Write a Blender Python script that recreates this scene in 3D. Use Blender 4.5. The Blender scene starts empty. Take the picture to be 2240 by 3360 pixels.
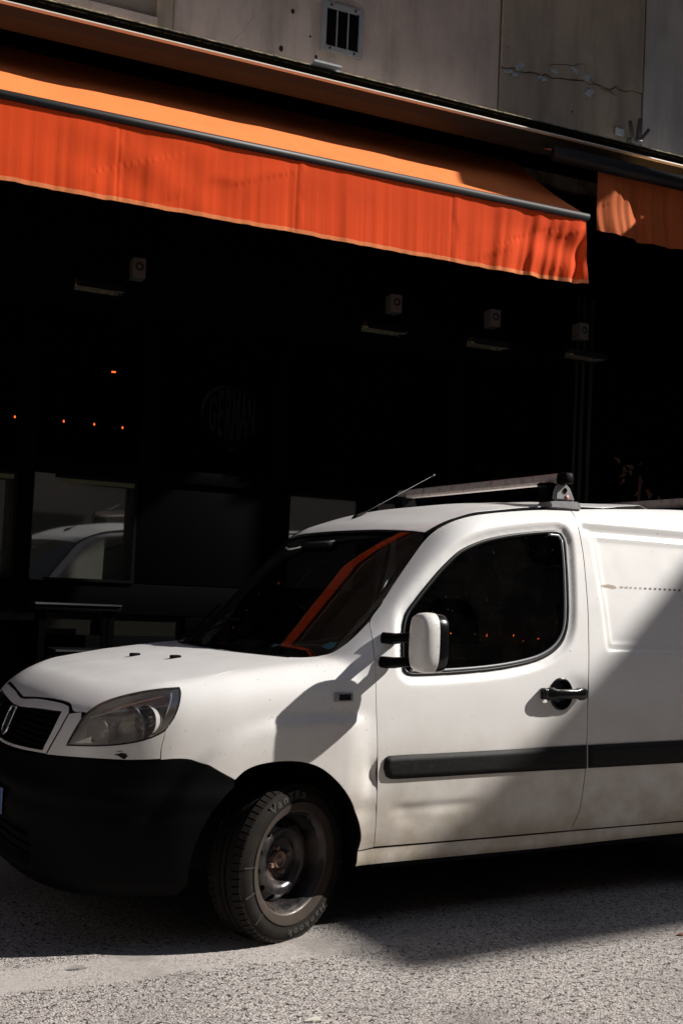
import bpy, bmesh, math, random
import numpy as np
from mathutils import Vector, Matrix
from mathutils.geometry import delaunay_2d_cdt
random.seed(4); RNG = np.random.default_rng(7)
sc = bpy.context.scene
COL = sc.collection

# ------------------------------------------------------------------ camera
YAW, PITCH, ROLL = 0.52546, 0.033523, 0.042229
FPX, PPX, PPY = 3670.28, 1120.0, 1829.18          # focal length and principal point, in pixels of a 2240 x 3360 frame
CAM = np.array([-1.99015, -4.54307, 1.31091])
def _axes():
    fw = np.array([math.sin(YAW)*math.cos(PITCH), math.cos(YAW)*math.cos(PITCH), math.sin(PITCH)])
    rt = np.array([math.cos(YAW), -math.sin(YAW), 0.0]); up = np.cross(rt, fw)
    r2 = math.cos(ROLL)*rt + math.sin(ROLL)*up; u2 = -math.sin(ROLL)*rt + math.cos(ROLL)*up
    return r2, u2, fw
CR, CU, CF = _axes()
cam = bpy.data.cameras.new('camera'); camo = bpy.data.objects.new('camera', cam); COL.objects.link(camo)
camo.matrix_world = Matrix(((CR[0], CU[0], -CF[0], CAM[0]), (CR[1], CU[1], -CF[1], CAM[1]), (CR[2], CU[2], -CF[2], CAM[2]), (0, 0, 0, 1)))
cam.sensor_fit = 'VERTICAL'; cam.sensor_height = 36.0; cam.lens = FPX/3360*36
cam.shift_y = (PPY-1680)/3360; cam.clip_start = .05; cam.clip_end = 500
sc.camera = camo

# ------------------------------------------------------------------ light
SUN_TO = np.array([1.0, -0.48, 0.82])               # towards the sun
SUN_TO = SUN_TO/np.linalg.norm(SUN_TO)
world = bpy.data.worlds.new('World'); sc.world = world; world.use_nodes = True
wn = world.node_tree
sky = wn.nodes.new('ShaderNodeTexSky'); sky.sky_type = 'NISHITA'; sky.sun_disc = False
sky.sun_elevation = math.asin(SUN_TO[2]); sky.sun_rotation = math.atan2(SUN_TO[0], SUN_TO[1])
bg = wn.nodes['Background']; bg.inputs['Strength'].default_value = 0.05
wn.links.new(sky.outputs[0], bg.inputs['Color'])
sun = bpy.data.lights.new('sun', 'SUN'); sun.energy = 5.0; sun.angle = math.radians(.55); sun.color = (1.0, .95, .885)
suno = bpy.data.objects.new('sun', sun); COL.objects.link(suno)
suno.rotation_euler = Vector(-SUN_TO).to_track_quat('-Z', 'Y').to_euler(); suno.location = (6, -6, 9)
sc.view_settings.view_transform = 'Standard'; sc.view_settings.look = 'None'
sc.view_settings.gamma = 1.0; sc.view_settings.use_curve_mapping = False
sc.view_settings.exposure = 0.4

# ------------------------------------------------------------------ helpers
def ray(p):                                          # p in pixels of the 1568 x 2352 view of the photograph
    x, y = p[0]/.7, p[1]/.7
    return CR*(x-PPX)/FPX - CU*(y-PPY)/FPX + CF
def on_y(p, y): d = ray(p); return CAM + d*(y-CAM[1])/d[1]
def on_z(p, z): d = ray(p); return CAM + d*(z-CAM[2])/d[2]
def on_plane(p, p0, n): d = ray(p); return CAM + d*np.dot(np.asarray(p0)-CAM, n)/np.dot(d, n)

MATS = {}
def mat(name, color=(.5, .5, .5), rough=.5, metal=0.0, spec=.5, coat=0.0, emit=None, estr=0.0, trans=0.0, alpha=1.0):
    m = bpy.data.materials.new(name); m.use_nodes = True
    b = m.node_tree.nodes['Principled BSDF']
    b.inputs['Base Color'].default_value = (*color, 1); b.inputs['Roughness'].default_value = rough
    b.inputs['Metallic'].default_value = metal; b.inputs['Specular IOR Level'].default_value = spec
    b.inputs['Coat Weight'].default_value = coat; b.inputs['Transmission Weight'].default_value = trans
    if emit: b.inputs['Emission Color'].default_value = (*emit, 1); b.inputs['Emission Strength'].default_value = estr
    MATS[name] = m; return m
class NT:
    def __init__(s, m): s.m = m; s.t = m.node_tree; s.b = s.t.nodes.get('Principled BSDF'); s.out = s.t.nodes['Material Output']
    def n(s, typ, **kw):
        nd = s.t.nodes.new(typ)
        for k, v in kw.items():
            if k in nd.inputs: nd.inputs[k].default_value = v
            else: setattr(nd, k, v)
        return nd
    def l(s, a, b): s.t.links.new(a, b)
    def coords(s, kind='Object', scale=(1, 1, 1)):
        tc = s.n('ShaderNodeTexCoord'); mp = s.n('ShaderNodeMapping'); mp.inputs['Scale'].default_value = scale
        s.l(tc.outputs[kind], mp.inputs[0]); return mp.outputs[0]
    def noise(s, vec, scale, detail=4, rough=.55):
        nd = s.n('ShaderNodeTexNoise'); nd.inputs['Scale'].default_value = scale; nd.inputs['Detail'].default_value = detail
        nd.inputs['Roughness'].default_value = rough; s.l(vec, nd.inputs['Vector']); return nd.outputs['Fac']
    def ramp(s, fac, stops):
        r = s.n('ShaderNodeValToRGB'); e = r.color_ramp.elements
        while len(e) < len(stops): e.new(.5)
        for el, (p, c) in zip(e, stops):
            el.position = p; el.color = (*c, 1) if len(c) == 3 else c
        s.l(fac, r.inputs[0]); return r.outputs[0]
    def mix(s, fac, a, b, blend='MIX'):
        m = s.n('ShaderNodeMix', data_type='RGBA', blend_type=blend)
        for sock, v in ((m.inputs[0], fac), (m.inputs[6], a), (m.inputs[7], b)):
            if hasattr(v, 'type') and hasattr(v, 'node'): s.l(v, sock)
            else: sock.default_value = v if not isinstance(v, tuple) else ((*v, 1) if len(v) == 3 else v)
        return m.outputs[2]
    def bump(s, h, strength=.3, dist=.01):
        b = s.n('ShaderNodeBump'); b.inputs['Strength'].default_value = strength; b.inputs['Distance'].default_value = dist
        s.l(h, b.inputs['Height']); s.l(b.outputs[0], s.b.inputs['Normal']); return b

G = lambda v: (v, v, v)
# --- painted metal, with road dirt and the lower door's shading mixed into the lower body
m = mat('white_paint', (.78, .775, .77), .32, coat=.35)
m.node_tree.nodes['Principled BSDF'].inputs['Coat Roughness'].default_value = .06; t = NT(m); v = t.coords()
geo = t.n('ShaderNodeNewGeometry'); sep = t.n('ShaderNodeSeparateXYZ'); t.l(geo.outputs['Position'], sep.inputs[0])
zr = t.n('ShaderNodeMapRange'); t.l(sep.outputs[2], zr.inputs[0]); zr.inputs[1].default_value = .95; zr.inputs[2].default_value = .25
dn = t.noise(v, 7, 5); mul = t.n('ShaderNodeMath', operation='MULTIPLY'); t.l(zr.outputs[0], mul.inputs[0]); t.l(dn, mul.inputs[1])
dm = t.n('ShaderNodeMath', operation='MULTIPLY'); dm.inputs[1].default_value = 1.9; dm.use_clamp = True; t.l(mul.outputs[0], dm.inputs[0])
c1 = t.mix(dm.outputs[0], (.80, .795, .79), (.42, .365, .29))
sp = t.ramp(t.noise(v, 95, 2), [(.70, G(0)), (.745, G(1))]); sp2 = t.ramp(t.noise(v, 5, 2), [(.45, G(0)), (.62, G(1))])
spm = t.mix(1.0, sp, sp2, 'MULTIPLY'); c2 = t.mix(spm, c1, (.22, .17, .13))
c3 = t.mix(t.ramp(t.noise(v, 2.2, 6, .7), [(.5, G(0)), (.9, G(.22))]), c2, (.55, .5, .44))
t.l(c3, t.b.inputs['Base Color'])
t.l(t.ramp(t.noise(v, 9, 4), [(.3, G(.28)), (.8, G(.42))]), t.b.inputs['Roughness'])
# mirror cap: flaked paint
m = mat('chipped_paint', (.7, .69, .67), .4, coat=.2); t = NT(m); v = t.coords()
s1 = t.ramp(t.noise(t.coords(scale=(1, 1, .6)), 130, 2), [(.66, G(0)), (.69, G(1))]); s2 = t.ramp(t.noise(v, 16, 2), [(.44, G(0)), (.6, G(1))])
t.l(t.mix(t.mix(1.0, s1, s2, 'MULTIPLY'), (.74, .73, .71), (.08, .06, .05)), t.b.inputs['Base Color'])
m = mat('black_plastic', (.002, .002, .0023), .55, spec=.06); t = NT(m); t.bump(t.noise(t.coords(), 260, 2), .15, .002)
m = mat('gloss_black', (.004, .004, .0045), .2, spec=.4)
m = mat('dusty_plastic', (.03, .03, .03), .6, spec=.25); t = NT(m); v = t.coords()
t.l(t.mix(t.ramp(t.noise(v, 55, 4, .7), [(.52, G(0)), (.78, G(.4))]), (.004, .004, .0045), (.05, .046, .042)), t.b.inputs['Base Color']); t.bump(t.noise(v, 300, 2), .2, .002)
m = mat('seal_rubber', (.005, .005, .006), .42, spec=.3)
m = mat('bright_seal', (.30, .31, .32), .3, .3)
m = mat('tyre_rubber', (.03, .028, .026), .8, spec=.1); t = NT(m); v = t.coords()
t.l(t.mix(t.ramp(t.noise(v, 6, 6, .65), [(.3, G(.1)), (.75, G(.9))]), (.006, .006, .006), (.028, .023, .019)), t.b.inputs['Base Color']); t.bump(t.noise(v, 140, 3), .25, .003)
m = mat('tyre_letter', (.055, .052, .047), .75, spec=.15)
m = mat('tyre_dust', (.12, .09, .072), .85, spec=.2); t = NT(m); v = t.coords()
t.l(t.mix(t.noise(v, 14, 6, .7), (.018, .015, .013), (.065, .05, .04)), t.b.inputs['Base Color'])
m = mat('wheel_steel', (.09, .085, .08), .3, .75); t = NT(m); v = t.coords()
ru = t.ramp(t.noise(v, 9, 6, .7), [(.42, G(0)), (.66, G(1))])
t.l(t.mix(ru, (.05, .051, .055), (.055, .038, .028)), t.b.inputs['Base Color'])
t.l(t.ramp(t.noise(v, 9, 6, .7), [(.4, G(.24)), (.66, G(.62))]), t.b.inputs['Roughness'])
t.l(t.ramp(t.noise(v, 9, 6, .7), [(.4, G(.85)), (.66, G(.15))]), t.b.inputs['Metallic'])
m = mat('rusty_steel', (.2, .12, .085), .6, .4); t = NT(m)
t.l(t.mix(t.noise(t.coords(), 60, 4), (.10, .06, .045), (.36, .25, .2)), t.b.inputs['Base Color'])
m = mat('chrome', (.75, .76, .78), .08, 1.0)
m = mat('satin_metal', (.55, .56, .58), .3, 1.0)
m = mat('rack_metal', (.42, .40, .38), .38, .25); t = NT(m); v = t.coords()
t.l(t.mix(t.ramp(t.noise(v, 30, 5, .7), [(.5, G(0)), (.7, G(1))]), (.56, .50, .46), (.26, .18, .14)), t.b.inputs['Base Color'])
m = mat('rack_plastic', (.33, .33, .34), .42); t = NT(m)
t.l(t.mix(t.noise(t.coords(), 25, 4), (.42, .42, .43), (.16, .16, .165)), t.b.inputs['Base Color'])
m = mat('interior_dark', (.010, .010, .011), .8, spec=.2)
m = mat('seat_cloth', (.012, .012, .014), .9, spec=.1)
m = mat('teal_sticker', (.16, .55, .64), .5)
m = mat('plate_white', (.62, .62, .60), .4); m = mat('plate_blue', (.02, .12, .5), .4); m = mat('plate_ink', (.02, .02, .02), .5)
m = mat('amber_lens', (.40, .20, .13), .3); m = mat('pink_lock', (.45, .22, .2), .5)
m = mat('lamp_reflector', (.42, .43, .45), .15, .5); t = NT(m)
t.l(t.mix(t.noise(t.coords(), 12, 5), (.85, .86, .88), (.42, .38, .34)), t.b.inputs['Base Color'])
m = mat('lamp_house', (.70, .64, .58), .3, .15)
def glass(name, tint, ior=1.5, rough=0.0, dirt=0.0, refl=1.0):
    m = mat(name); t = NT(m); t.t.nodes.remove(t.b)
    tr = t.n('ShaderNodeBsdfTransparent'); tr.inputs[0].default_value = (*tint, 1)
    gl = t.n('ShaderNodeBsdfGlossy'); gl.inputs['Roughness'].default_value = rough; gl.inputs[0].default_value = (refl, refl, refl, 1)
    fr = t.n('ShaderNodeFresnel'); fr.inputs['IOR'].default_value = ior
    mx = t.n('ShaderNodeMixShader'); t.l(fr.outputs[0], mx.inputs[0]); t.l(tr.outputs[0], mx.inputs[1]); t.l(gl.outputs[0], mx.inputs[2])
    o = mx.outputs[0]
    if dirt:
        df = t.n('ShaderNodeBsdfDiffuse'); df.inputs[0].default_value = (.66, .60, .54, 1)
        v = t.coords(); mm = t.n('ShaderNodeMixShader')
        a = t.ramp(t.noise(v, 170, 2), [(.74, G(0)), (.77, G(.35))]); b = t.ramp(t.noise(v, 4, 6, .7), [(.45, G(0 if dirt < .1 else .03)), (.85, G(dirt))])
        t.l(t.mix(1.0, a, b, 'LIGHTEN'), mm.inputs[0]); t.l(o, mm.inputs[1]); t.l(df.outputs[0], mm.inputs[2]); o = mm.outputs[0]
    t.l(o, t.out.inputs[0]); return m
glass('windscreen_glass', (.62, .70, .68), 1.5, 0, .012)
glass('side_glass', (.45, .48, .47), 1.42, 0, .008)
glass('lens_plastic', (.95, .93, .90), 1.45, .03, .36)
# --- shop-front
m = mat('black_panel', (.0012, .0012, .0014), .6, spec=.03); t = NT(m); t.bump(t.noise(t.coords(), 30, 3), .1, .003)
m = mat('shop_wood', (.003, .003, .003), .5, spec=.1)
m = mat('frosted_pane', (.10, .105, .10), .05, spec=.6); t = NT(m); t.t.nodes.remove(t.b); v = t.coords(scale=(1, 1, .1))
df = t.n('ShaderNodeBsdfDiffuse'); t.l(t.mix(t.noise(v, 14, 3), (.055, .058, .050), (.085, .087, .075)), df.inputs[0])
gl = t.n('ShaderNodeBsdfGlossy'); gl.inputs['Roughness'].default_value = .03; gl.inputs[0].default_value = (.9, .93, .92, 1)
fr = t.n('ShaderNodeFresnel'); fr.inputs[0].default_value = 3.3
mx = t.n('ShaderNodeMixShader'); t.l(fr.outputs[0], mx.inputs[0]); t.l(df.outputs[0], mx.inputs[1]); t.l(gl.outputs[0], mx.inputs[2]); t.l(mx.outputs[0], t.out.inputs[0])
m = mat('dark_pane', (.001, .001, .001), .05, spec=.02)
m = mat('low_pane', (.012, .012, .010), .25, spec=.3); m = mat('pane_border', (.10, .095, .05), .5)
def plaster(name, a, b, c):
    m = mat(name, a, .9, spec=.15); t = NT(m); v = t.coords()
    n1 = t.noise(v, 1.6, 7, .62); st = t.noise(t.coords(scale=(1, 1, .16)), 6, 5, .6)
    base = t.mix(t.ramp(n1, [(.32, G(0)), (.68, G(1))]), a, b)
    base = t.mix(t.ramp(st, [(.45, G(0)), (.75, G(.75))]), base, c)
    # soot washed down and splashed up along the ledge
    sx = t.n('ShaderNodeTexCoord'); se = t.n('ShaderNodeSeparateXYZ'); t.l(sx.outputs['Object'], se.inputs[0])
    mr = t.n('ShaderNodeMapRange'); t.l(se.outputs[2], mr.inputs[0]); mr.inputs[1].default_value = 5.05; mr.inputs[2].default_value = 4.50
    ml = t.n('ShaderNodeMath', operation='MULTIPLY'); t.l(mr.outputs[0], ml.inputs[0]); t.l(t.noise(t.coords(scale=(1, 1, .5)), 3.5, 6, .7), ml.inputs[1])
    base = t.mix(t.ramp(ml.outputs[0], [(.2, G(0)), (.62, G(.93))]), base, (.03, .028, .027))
    t.l(base, t.b.inputs['Base Color'])
    bm = t.noise(v, 22, 6, .7); t.bump(bm, .35, .012); return m
plaster('plaster_pink', (.70, .565, .485), (.51, .415, .36), (.29, .245, .22))
plaster('plaster_olive', (.49, .40, .31), (.36, .30, .235), (.22, .18, .145))
plaster('plaster_grey', (.56, .53, .51), (.42, .39, .37), (.26, .24, .23))
m = mat('old_patch', (.42, .47, .50), .9); m = mat('crack_dark', (.012, .011, .010), .95)
m = mat('zinc', (.16, .145, .11), .75, .0); t = NT(m); v = t.coords(scale=(1, 3, 3))
t.l(t.mix(t.noise(v, 5, 6, .7), (.012, .011, .009), (.038, .033, .025)), t.b.inputs['Base Color']); t.bump(t.noise(v, 25, 4), .3, .008)
m = mat('moss_ledge', (.2, .17, .08), .9); t = NT(m); v = t.coords()
t.l(t.mix(t.ramp(t.noise(v, 28, 5, .7), [(.42, G(0)), (.62, G(1))]), (.045, .04, .028), (.42, .36, .2)), t.b.inputs['Base Color']); t.bump(t.noise(v, 40, 4), .8, .02)
m = mat('ledge_bounce', (.60, .58, .57), .9)
m = mat('gutter_lip', (.72, .64, .56), .5)
m = mat('vent_metal', (.34, .335, .33), .5, .2); m = mat('vent_dark', (.02, .02, .02), .7)
m = mat('antenna_metal', (.10, .10, .095), .5, .3); m = mat('white_box', (.085, .08, .07), .6)
m = mat('heater_metal', (.22, .19, .13), .3, .8); m = mat('heater_dark', (.004, .004, .004), .6, spec=.1)
def fabric(name, a, b, tl):
    m = mat(name, a, .85, spec=.12); t = NT(m); v = t.coords('UV', (1, 1, 1)); vo = t.coords()
    st = t.noise(t.coords('UV', (260, 2.2, 1)), 1, 3, .6)
    col = t.mix(t.ramp(st, [(.3, G(0)), (.7, G(1))]), a, b)
    col = t.mix(t.ramp(t.noise(vo, 3.0, 6, .65), [(.5, G(0)), (.8, G(.3))]), col, tuple(x*.6 for x in a))
    t.l(col, t.b.inputs['Base Color']); t.bump(t.noise(t.coords('UV', (400, 400, 1)), 1, 2), .12, .002)
    ts = t.n('ShaderNodeBsdfTranslucent'); t.l(col, ts.inputs[0]); mx = t.n('ShaderNodeMixShader'); mx.inputs[0].default_value = tl
    t.l(t.b.outputs[0], mx.inputs[1]); t.l(ts.outputs[0], mx.inputs[2]); t.l(mx.outputs[0], t.out.inputs[0]); return m
fabric('orange_cloth', (.96, .265, .08), (.95, .245, .072), .02)
fabric('orange_hem', (.95, .33, .13), (.92, .28, .11), .1)
fabric('red_cloth', (.96, .105, .024), (.91, .085, .018), .10)
fabric('sand_cloth', (.85, .50, .23), (.75, .42, .2), .0)
fabric('rust_cloth', (.60, .155, .05), (.46, .10, .03), .05)
fabric('canopy_cloth', (.10, .10, .10), (.08, .08, .08), .0)
m = mat('bar_dark', (.012, .013, .015), .5, spec=.3); m = mat('bulb_glow', (1, .2, .05), .5, emit=(1, .12, .02), estr=1.6)
m = mat('bulb_far', (1, .2, .05), .5, emit=(1, .14, .02), estr=22)
m = mat('sign_paint', (.012, .013, .012), .5, spec=.1); m = mat('sign_ring', (.02, .018, .012), .5, spec=.1)
m = mat('leaf_dry', (.16, .06, .03), .8)
m = mat('stone_far', (.30, .285, .27), .9); t = NT(m); t.l(t.mix(t.noise(t.coords(), .8, 5), (.36, .335, .31), (.25, .235, .22)), t.b.inputs['Base Color'])
m = mat('road_asphalt', (.2, .19, .185), .9, spec=.25); t = NT(m); v = t.coords()
vo = t.n('ShaderNodeTexVoronoi'); vo.feature = 'F1'; vo.inputs['Scale'].default_value = 125; t.l(t.coords(scale=(1, 1, 0)), vo.inputs['Vector'])
wob = t.noise(v, 60, 3)
cell = t.n('ShaderNodeSeparateColor'); t.l(vo.outputs['Color'], cell.inputs[0])
stones = t.ramp(cell.outputs[0], [(0, (.30, .27, .255)), (.35, (.42, .385, .365)), (.7, (.52, .48, .455)), (1, (.62, .58, .55))])
gap = t.ramp(vo.outputs['Distance'], [(.42, G(0)), (.62, G(1))])
pit = t.ramp(t.noise(v, 42, 3, .6), [(.50, G(0)), (.60, G(1))])
gp = t.mix(1.0, gap, t.mix(.35, pit, G(1)), 'MULTIPLY')
col = t.mix(gp, stones, (.035, .031, .028))
# a worn, filled strip along the parking line
se = t.n('ShaderNodeSeparateXYZ'); t.l(v, se.inputs[0]); ax = t.n('ShaderNodeMath', operation='MULTIPLY'); ax.inputs[1].default_value = -.045; t.l(se.outputs[0], ax.inputs[0])
ay = t.n('ShaderNodeMath', operation='SUBTRACT'); t.l(se.outputs[1], ay.inputs[0]); t.l(ax.outputs[0], ay.inputs[1])
wv = t.n('ShaderNodeMath', operation='MULTIPLY_ADD'); wv.inputs[1].default_value = .16; t.l(t.noise(v, 3.5, 5), wv.inputs[0]); t.l(ay.outputs[0], wv.inputs[2])
strip = t.ramp(t.n('ShaderNodeMapRange').outputs[0], [(0, G(0)), (1, G(1))])
mr = [n for n in t.t.nodes if n.bl_idname == 'ShaderNodeMapRange'][-1]; t.l(wv.outputs[0], mr.inputs[0]); mr.inputs[1].default_value = -.92; mr.inputs[2].default_value = -.60
rp = [n for n in t.t.nodes if n.bl_idname == 'ShaderNodeValToRGB'][-1]
e = rp.color_ramp.elements; e[0].position = .0; e[1].position = .12; e2 = e.new(.78); e2.color = (1, 1, 1, 1); e3 = e.new(.95); e3.color = (0, 0, 0, 1)
smooth_c = t.mix(t.noise(v, 18, 6, .7), (.40, .365, .345), (.52, .48, .455))
sm = t.mix(1.0, strip, t.ramp(t.noise(v, 2.2, 4), [(.3, G(.25)), (.6, G(.85))]), 'MULTIPLY')
xm = t.n('ShaderNodeMapRange'); t.l(se.outputs[0], xm.inputs[0]); xm.inputs[1].default_value = .9; xm.inputs[2].default_value = -.1
sm = t.mix(1.0, sm, xm.outputs[0], 'MULTIPLY')
col = t.mix(sm, col, smooth_c)
col = t.mix(t.ramp(t.noise(v, 1.1, 5, .6), [(.42, G(0)), (.72, G(.6))]), col, (.20, .185, .175))
col = t.mix(t.ramp(t.noise(v, .55, 6, .75), [(.56, G(0)), (.62, G(.45))]), col, (.17, .155, .145))
col = t.mix(t.ramp(t.noise(t.coords(scale=(.5, 2.4, 1)), 1.7, 6, .7), [(.62, G(0)), (.70, G(.35))]), col, (.62, .60, .58))
t.l(col, t.b.inputs['Base Color'])
hh = t.n('ShaderNodeMath', operation='SUBTRACT'); hh.inputs[0].default_value = 1.0; t.l(gp, hh.inputs[1])
bp = t.bump(hh.outputs[0], .8, .006); iv = t.n('ShaderNodeMath', operation='SUBTRACT'); iv.inputs[0].default_value = .85; t.l(sm, iv.inputs[1]); t.l(iv.outputs[0], bp.inputs['Strength'])
m = mat('pavement_stone', (.10, .10, .095), .9); t = NT(m); t.l(t.mix(t.noise(t.coords(), 8, 5), (.12, .115, .11), (.07, .068, .065)), t.b.inputs['Base Color'])
m = mat('kerb_stone', (.22, .21, .2), .85)
m = mat('paper_scrap', (.5, .48, .42), .8)

def link(o, parent=None):
    COL.objects.link(o)
    if parent is not None:
        o.parent = parent
        if parent.type == 'EMPTY': o.matrix_parent_inverse = Matrix.Translation(-parent.location)
    return o
def mesh_obj(name, verts, faces, material, parent=None, smooth=False, uv=None, normals=None):
    me = bpy.data.meshes.new(name); me.from_pydata([tuple(map(float, v)) for v in verts], [], [tuple(map(int, f)) for f in faces])
    if material: me.materials.append(MATS[material])
    if smooth: me.polygons.foreach_set('use_smooth', [True]*len(me.polygons))
    if uv is not None:
        l = me.uv_layers.new(name='uv'); idx = np.empty(len(me.loops), int); me.loops.foreach_get('vertex_index', idx)
        l.data.foreach_set('uv', np.asarray(uv, float)[idx].ravel())
    if normals is not None: me.normals_split_custom_set_from_vertices([tuple(map(float, n)) for n in normals])
    me.update(); return link(bpy.data.objects.new(name, me), parent)
def bm_obj(name, bm, material, parent=None, smooth=False, angle=None):
    me = bpy.data.meshes.new(name); bm.normal_update(); bm.to_mesh(me); bm.free(); me.materials.append(MATS[material])
    if smooth: me.polygons.foreach_set('use_smooth', [True]*len(me.polygons))
    if angle: me.set_sharp_from_angle(angle=math.radians(angle))
    return link(bpy.data.objects.new(name, me), parent)
def frame(o, ux, uy, uz):
    return Matrix(((ux[0], uy[0], uz[0], o[0]), (ux[1], uy[1], uz[1], o[1]), (ux[2], uy[2], uz[2], o[2]), (0, 0, 0, 1)))
def add_box(bm, c, s, M=None, bev=0.0, seg=2):
    r = bmesh.ops.create_cube(bm, size=1.0); vs = r['verts']
    bmesh.ops.scale(bm, vec=s, verts=vs)
    if bev:
        es = list({e for v in vs for e in v.link_edges}); r2 = bmesh.ops.bevel(bm, geom=es, offset=bev, segments=seg, affect='EDGES', profile=.6)
        vs = list({v for f in r2['faces'] for v in f.verts} | {v for v in vs if v.is_valid})
    bmesh.ops.translate(bm, vec=c, verts=vs)
    if M is not None: bmesh.ops.transform(bm, matrix=M, verts=vs)
    return vs
def box(name, c, s, material, parent=None, M=None, bev=0.0, smooth=False):
    bm = bmesh.new(); add_box(bm, c, s, M, bev); return bm_obj(name, bm, material, parent, smooth=bool(bev), angle=35 if bev else None)
def tube(name, pts, r, material, parent=None, seg=10, flat=1.0, up=(0, 0, 1), closed=False, cap=True):
    pts = [np.asarray(p, float) for p in pts]; n = len(pts); rr = r if hasattr(r, '__len__') else [r]*n
    V, F = [], []
    for i, p in enumerate(pts):
        a = pts[(i-1) % n] if (i > 0 or closed) else p; b = pts[(i+1) % n] if (i < n-1 or closed) else p
        t = b-a; t = t/np.linalg.norm(t); u = np.asarray(up, float); s = np.cross(t, u)
        if np.linalg.norm(s) < 1e-5: s = np.cross(t, (1, .2, .1))
        s /= np.linalg.norm(s); w = np.cross(s, t)
        for k in range(seg):
            q = 2*math.pi*k/seg; V.append(p + rr[i]*(math.cos(q)*s + flat*math.sin(q)*w))
    m = n if closed else n-1
    for i in range(m):
        for k in range(seg):
            j = (i+1) % n; F.append((i*seg+k, i*seg+(k+1) % seg, j*seg+(k+1) % seg, j*seg+k))
    if cap and not closed: F.append(tuple(range(seg))[::-1]); F.append(tuple((n-1)*seg+k for k in range(seg)))
    return mesh_obj(name, V, F, material, parent, smooth=True)
def lathe(name, prof, M, material, parent=None, seg=48, smooth=True, angle=None, a0=0, a1=2*math.pi):
    V, F = [], []; full = abs(a1-a0-2*math.pi) < 1e-6; ns = seg if full else seg+1
    for i, (r, h) in enumerate(prof):
        for k in range(ns):
            q = a0+(a1-a0)*k/seg; V.append(M @ Vector((r*math.cos(q), r*math.sin(q), h)))
    for i in range(len(prof)-1):
        for k in range(seg):
            k2 = (k+1) % ns; F.append((i*ns+k, i*ns+k2, (i+1)*ns+k2, (i+1)*ns+k))
    o = mesh_obj(name, V, F, material, parent, smooth=smooth)
    if angle: o.data.set_sharp_from_angle(angle=math.radians(angle))
    return o
def empty(name, loc=(0, 0, 0), label=None, cat=None, group=None):
    o = link(bpy.data.objects.new(name, None)); o.location = loc; o.empty_display_size = .1
    if label: tag(o, label, cat, group)
    return o
def tag(o, label, cat, group=None):
    o['label'] = label; o['category'] = cat
    if group: o['group'] = group
    return o
def structure(o): o['kind'] = 'structure'; return o
LETTERS = {}
for ch in 'GERMANVanTRaHankook':
    if ch in LETTERS: continue
    cu = bpy.data.curves.new('letter', 'FONT'); cu.body = ch; cu.size = 1.0; cu.extrude = .03; cu.offset = .018; cu.align_x = 'CENTER'; cu.align_y = 'CENTER'; cu.resolution_u = 3
    o = bpy.data.objects.new('letter', cu); COL.objects.link(o); dg = bpy.context.evaluated_depsgraph_get()
    LETTERS[ch] = bpy.data.meshes.new_from_object(o.evaluated_get(dg)); bpy.data.objects.remove(o); bpy.data.curves.remove(cu)
def text_mesh(name, s, size, M, material, parent=None, extrude=.0, align='CENTER', sx=1.0):
    me = LETTERS[s].copy(); me.transform(M @ Matrix.Diagonal((sx*size, size, max(extrude/.03, .0006/.03), 1)))
    me.materials.clear(); me.materials.append(MATS[material]); me.name = name
    return link(bpy.data.objects.new(name, me), parent)

# ------------------------------------------------------------------ the street
def sheet(name, x0, x1, y0, y1, z, material, M=None):
    return mesh_obj(name, [(x0, y0, z), (x1, y0, z), (x1, y1, z), (x0, y1, z)], [(0, 1, 2, 3)], material)
structure(sheet('road', -60, 60, -40, 40, 0, 'road_asphalt'))

# facade frame: F(u, d, z): u along the shop-front, d out of the wall towards the street
FY = 0.112274; DD = 2.2
FX = np.array([math.cos(FY), -math.sin(FY), 0.0]); FO = np.array([-math.sin(FY), -math.cos(FY), 0.0]); FP = -FO*DD
def Fp(u, d, z): return FP + FX*u + FO*d + np.array([0, 0, z])
FM = frame(FP, FX, FO, (0, 0, 1))
def fpix(p, d):                                       # a point on the plane d metres out from the wall -> (u, z)
    q = on_plane(p, FP + FO*d, FO) - FP; return float(np.dot(q, FX)), float(q[2])
def fbox(name, u0, u1, d0, d1, z0, z1, material, parent=None, bev=0.0):
    # a mirrored basis: FX, FO, Z is left handed, so build in (u, d, z) and flip the faces
    bm = bmesh.new(); add_box(bm, ((u0+u1)/2, (d0+d1)/2, (z0+z1)/2), (u1-u0, d1-d0, z1-z0), None, bev)
    bmesh.ops.transform(bm, matrix=FM, verts=bm.verts); bmesh.ops.reverse_faces(bm, faces=bm.faces)
    return bm_obj(name, bm, material, parent, smooth=bool(bev), angle=35 if bev else None)
def fmesh(name, verts, faces, material, parent=None, smooth=False, uv=None):
    return mesh_obj(name, [Fp(*v) for v in verts], faces, material, parent, smooth, uv)

pv = fbox('pavement', -30, 30, 0, 1.02, -.2, .13, 'pavement_stone'); structure(pv)
for k in range(14):
    fb = fbox('kerbstone', -7+k*1.0+.004, -6+k*1.0-.004, 1.024, 1.18, -.2, .135, 'kerb_stone', pv, .012)


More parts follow.
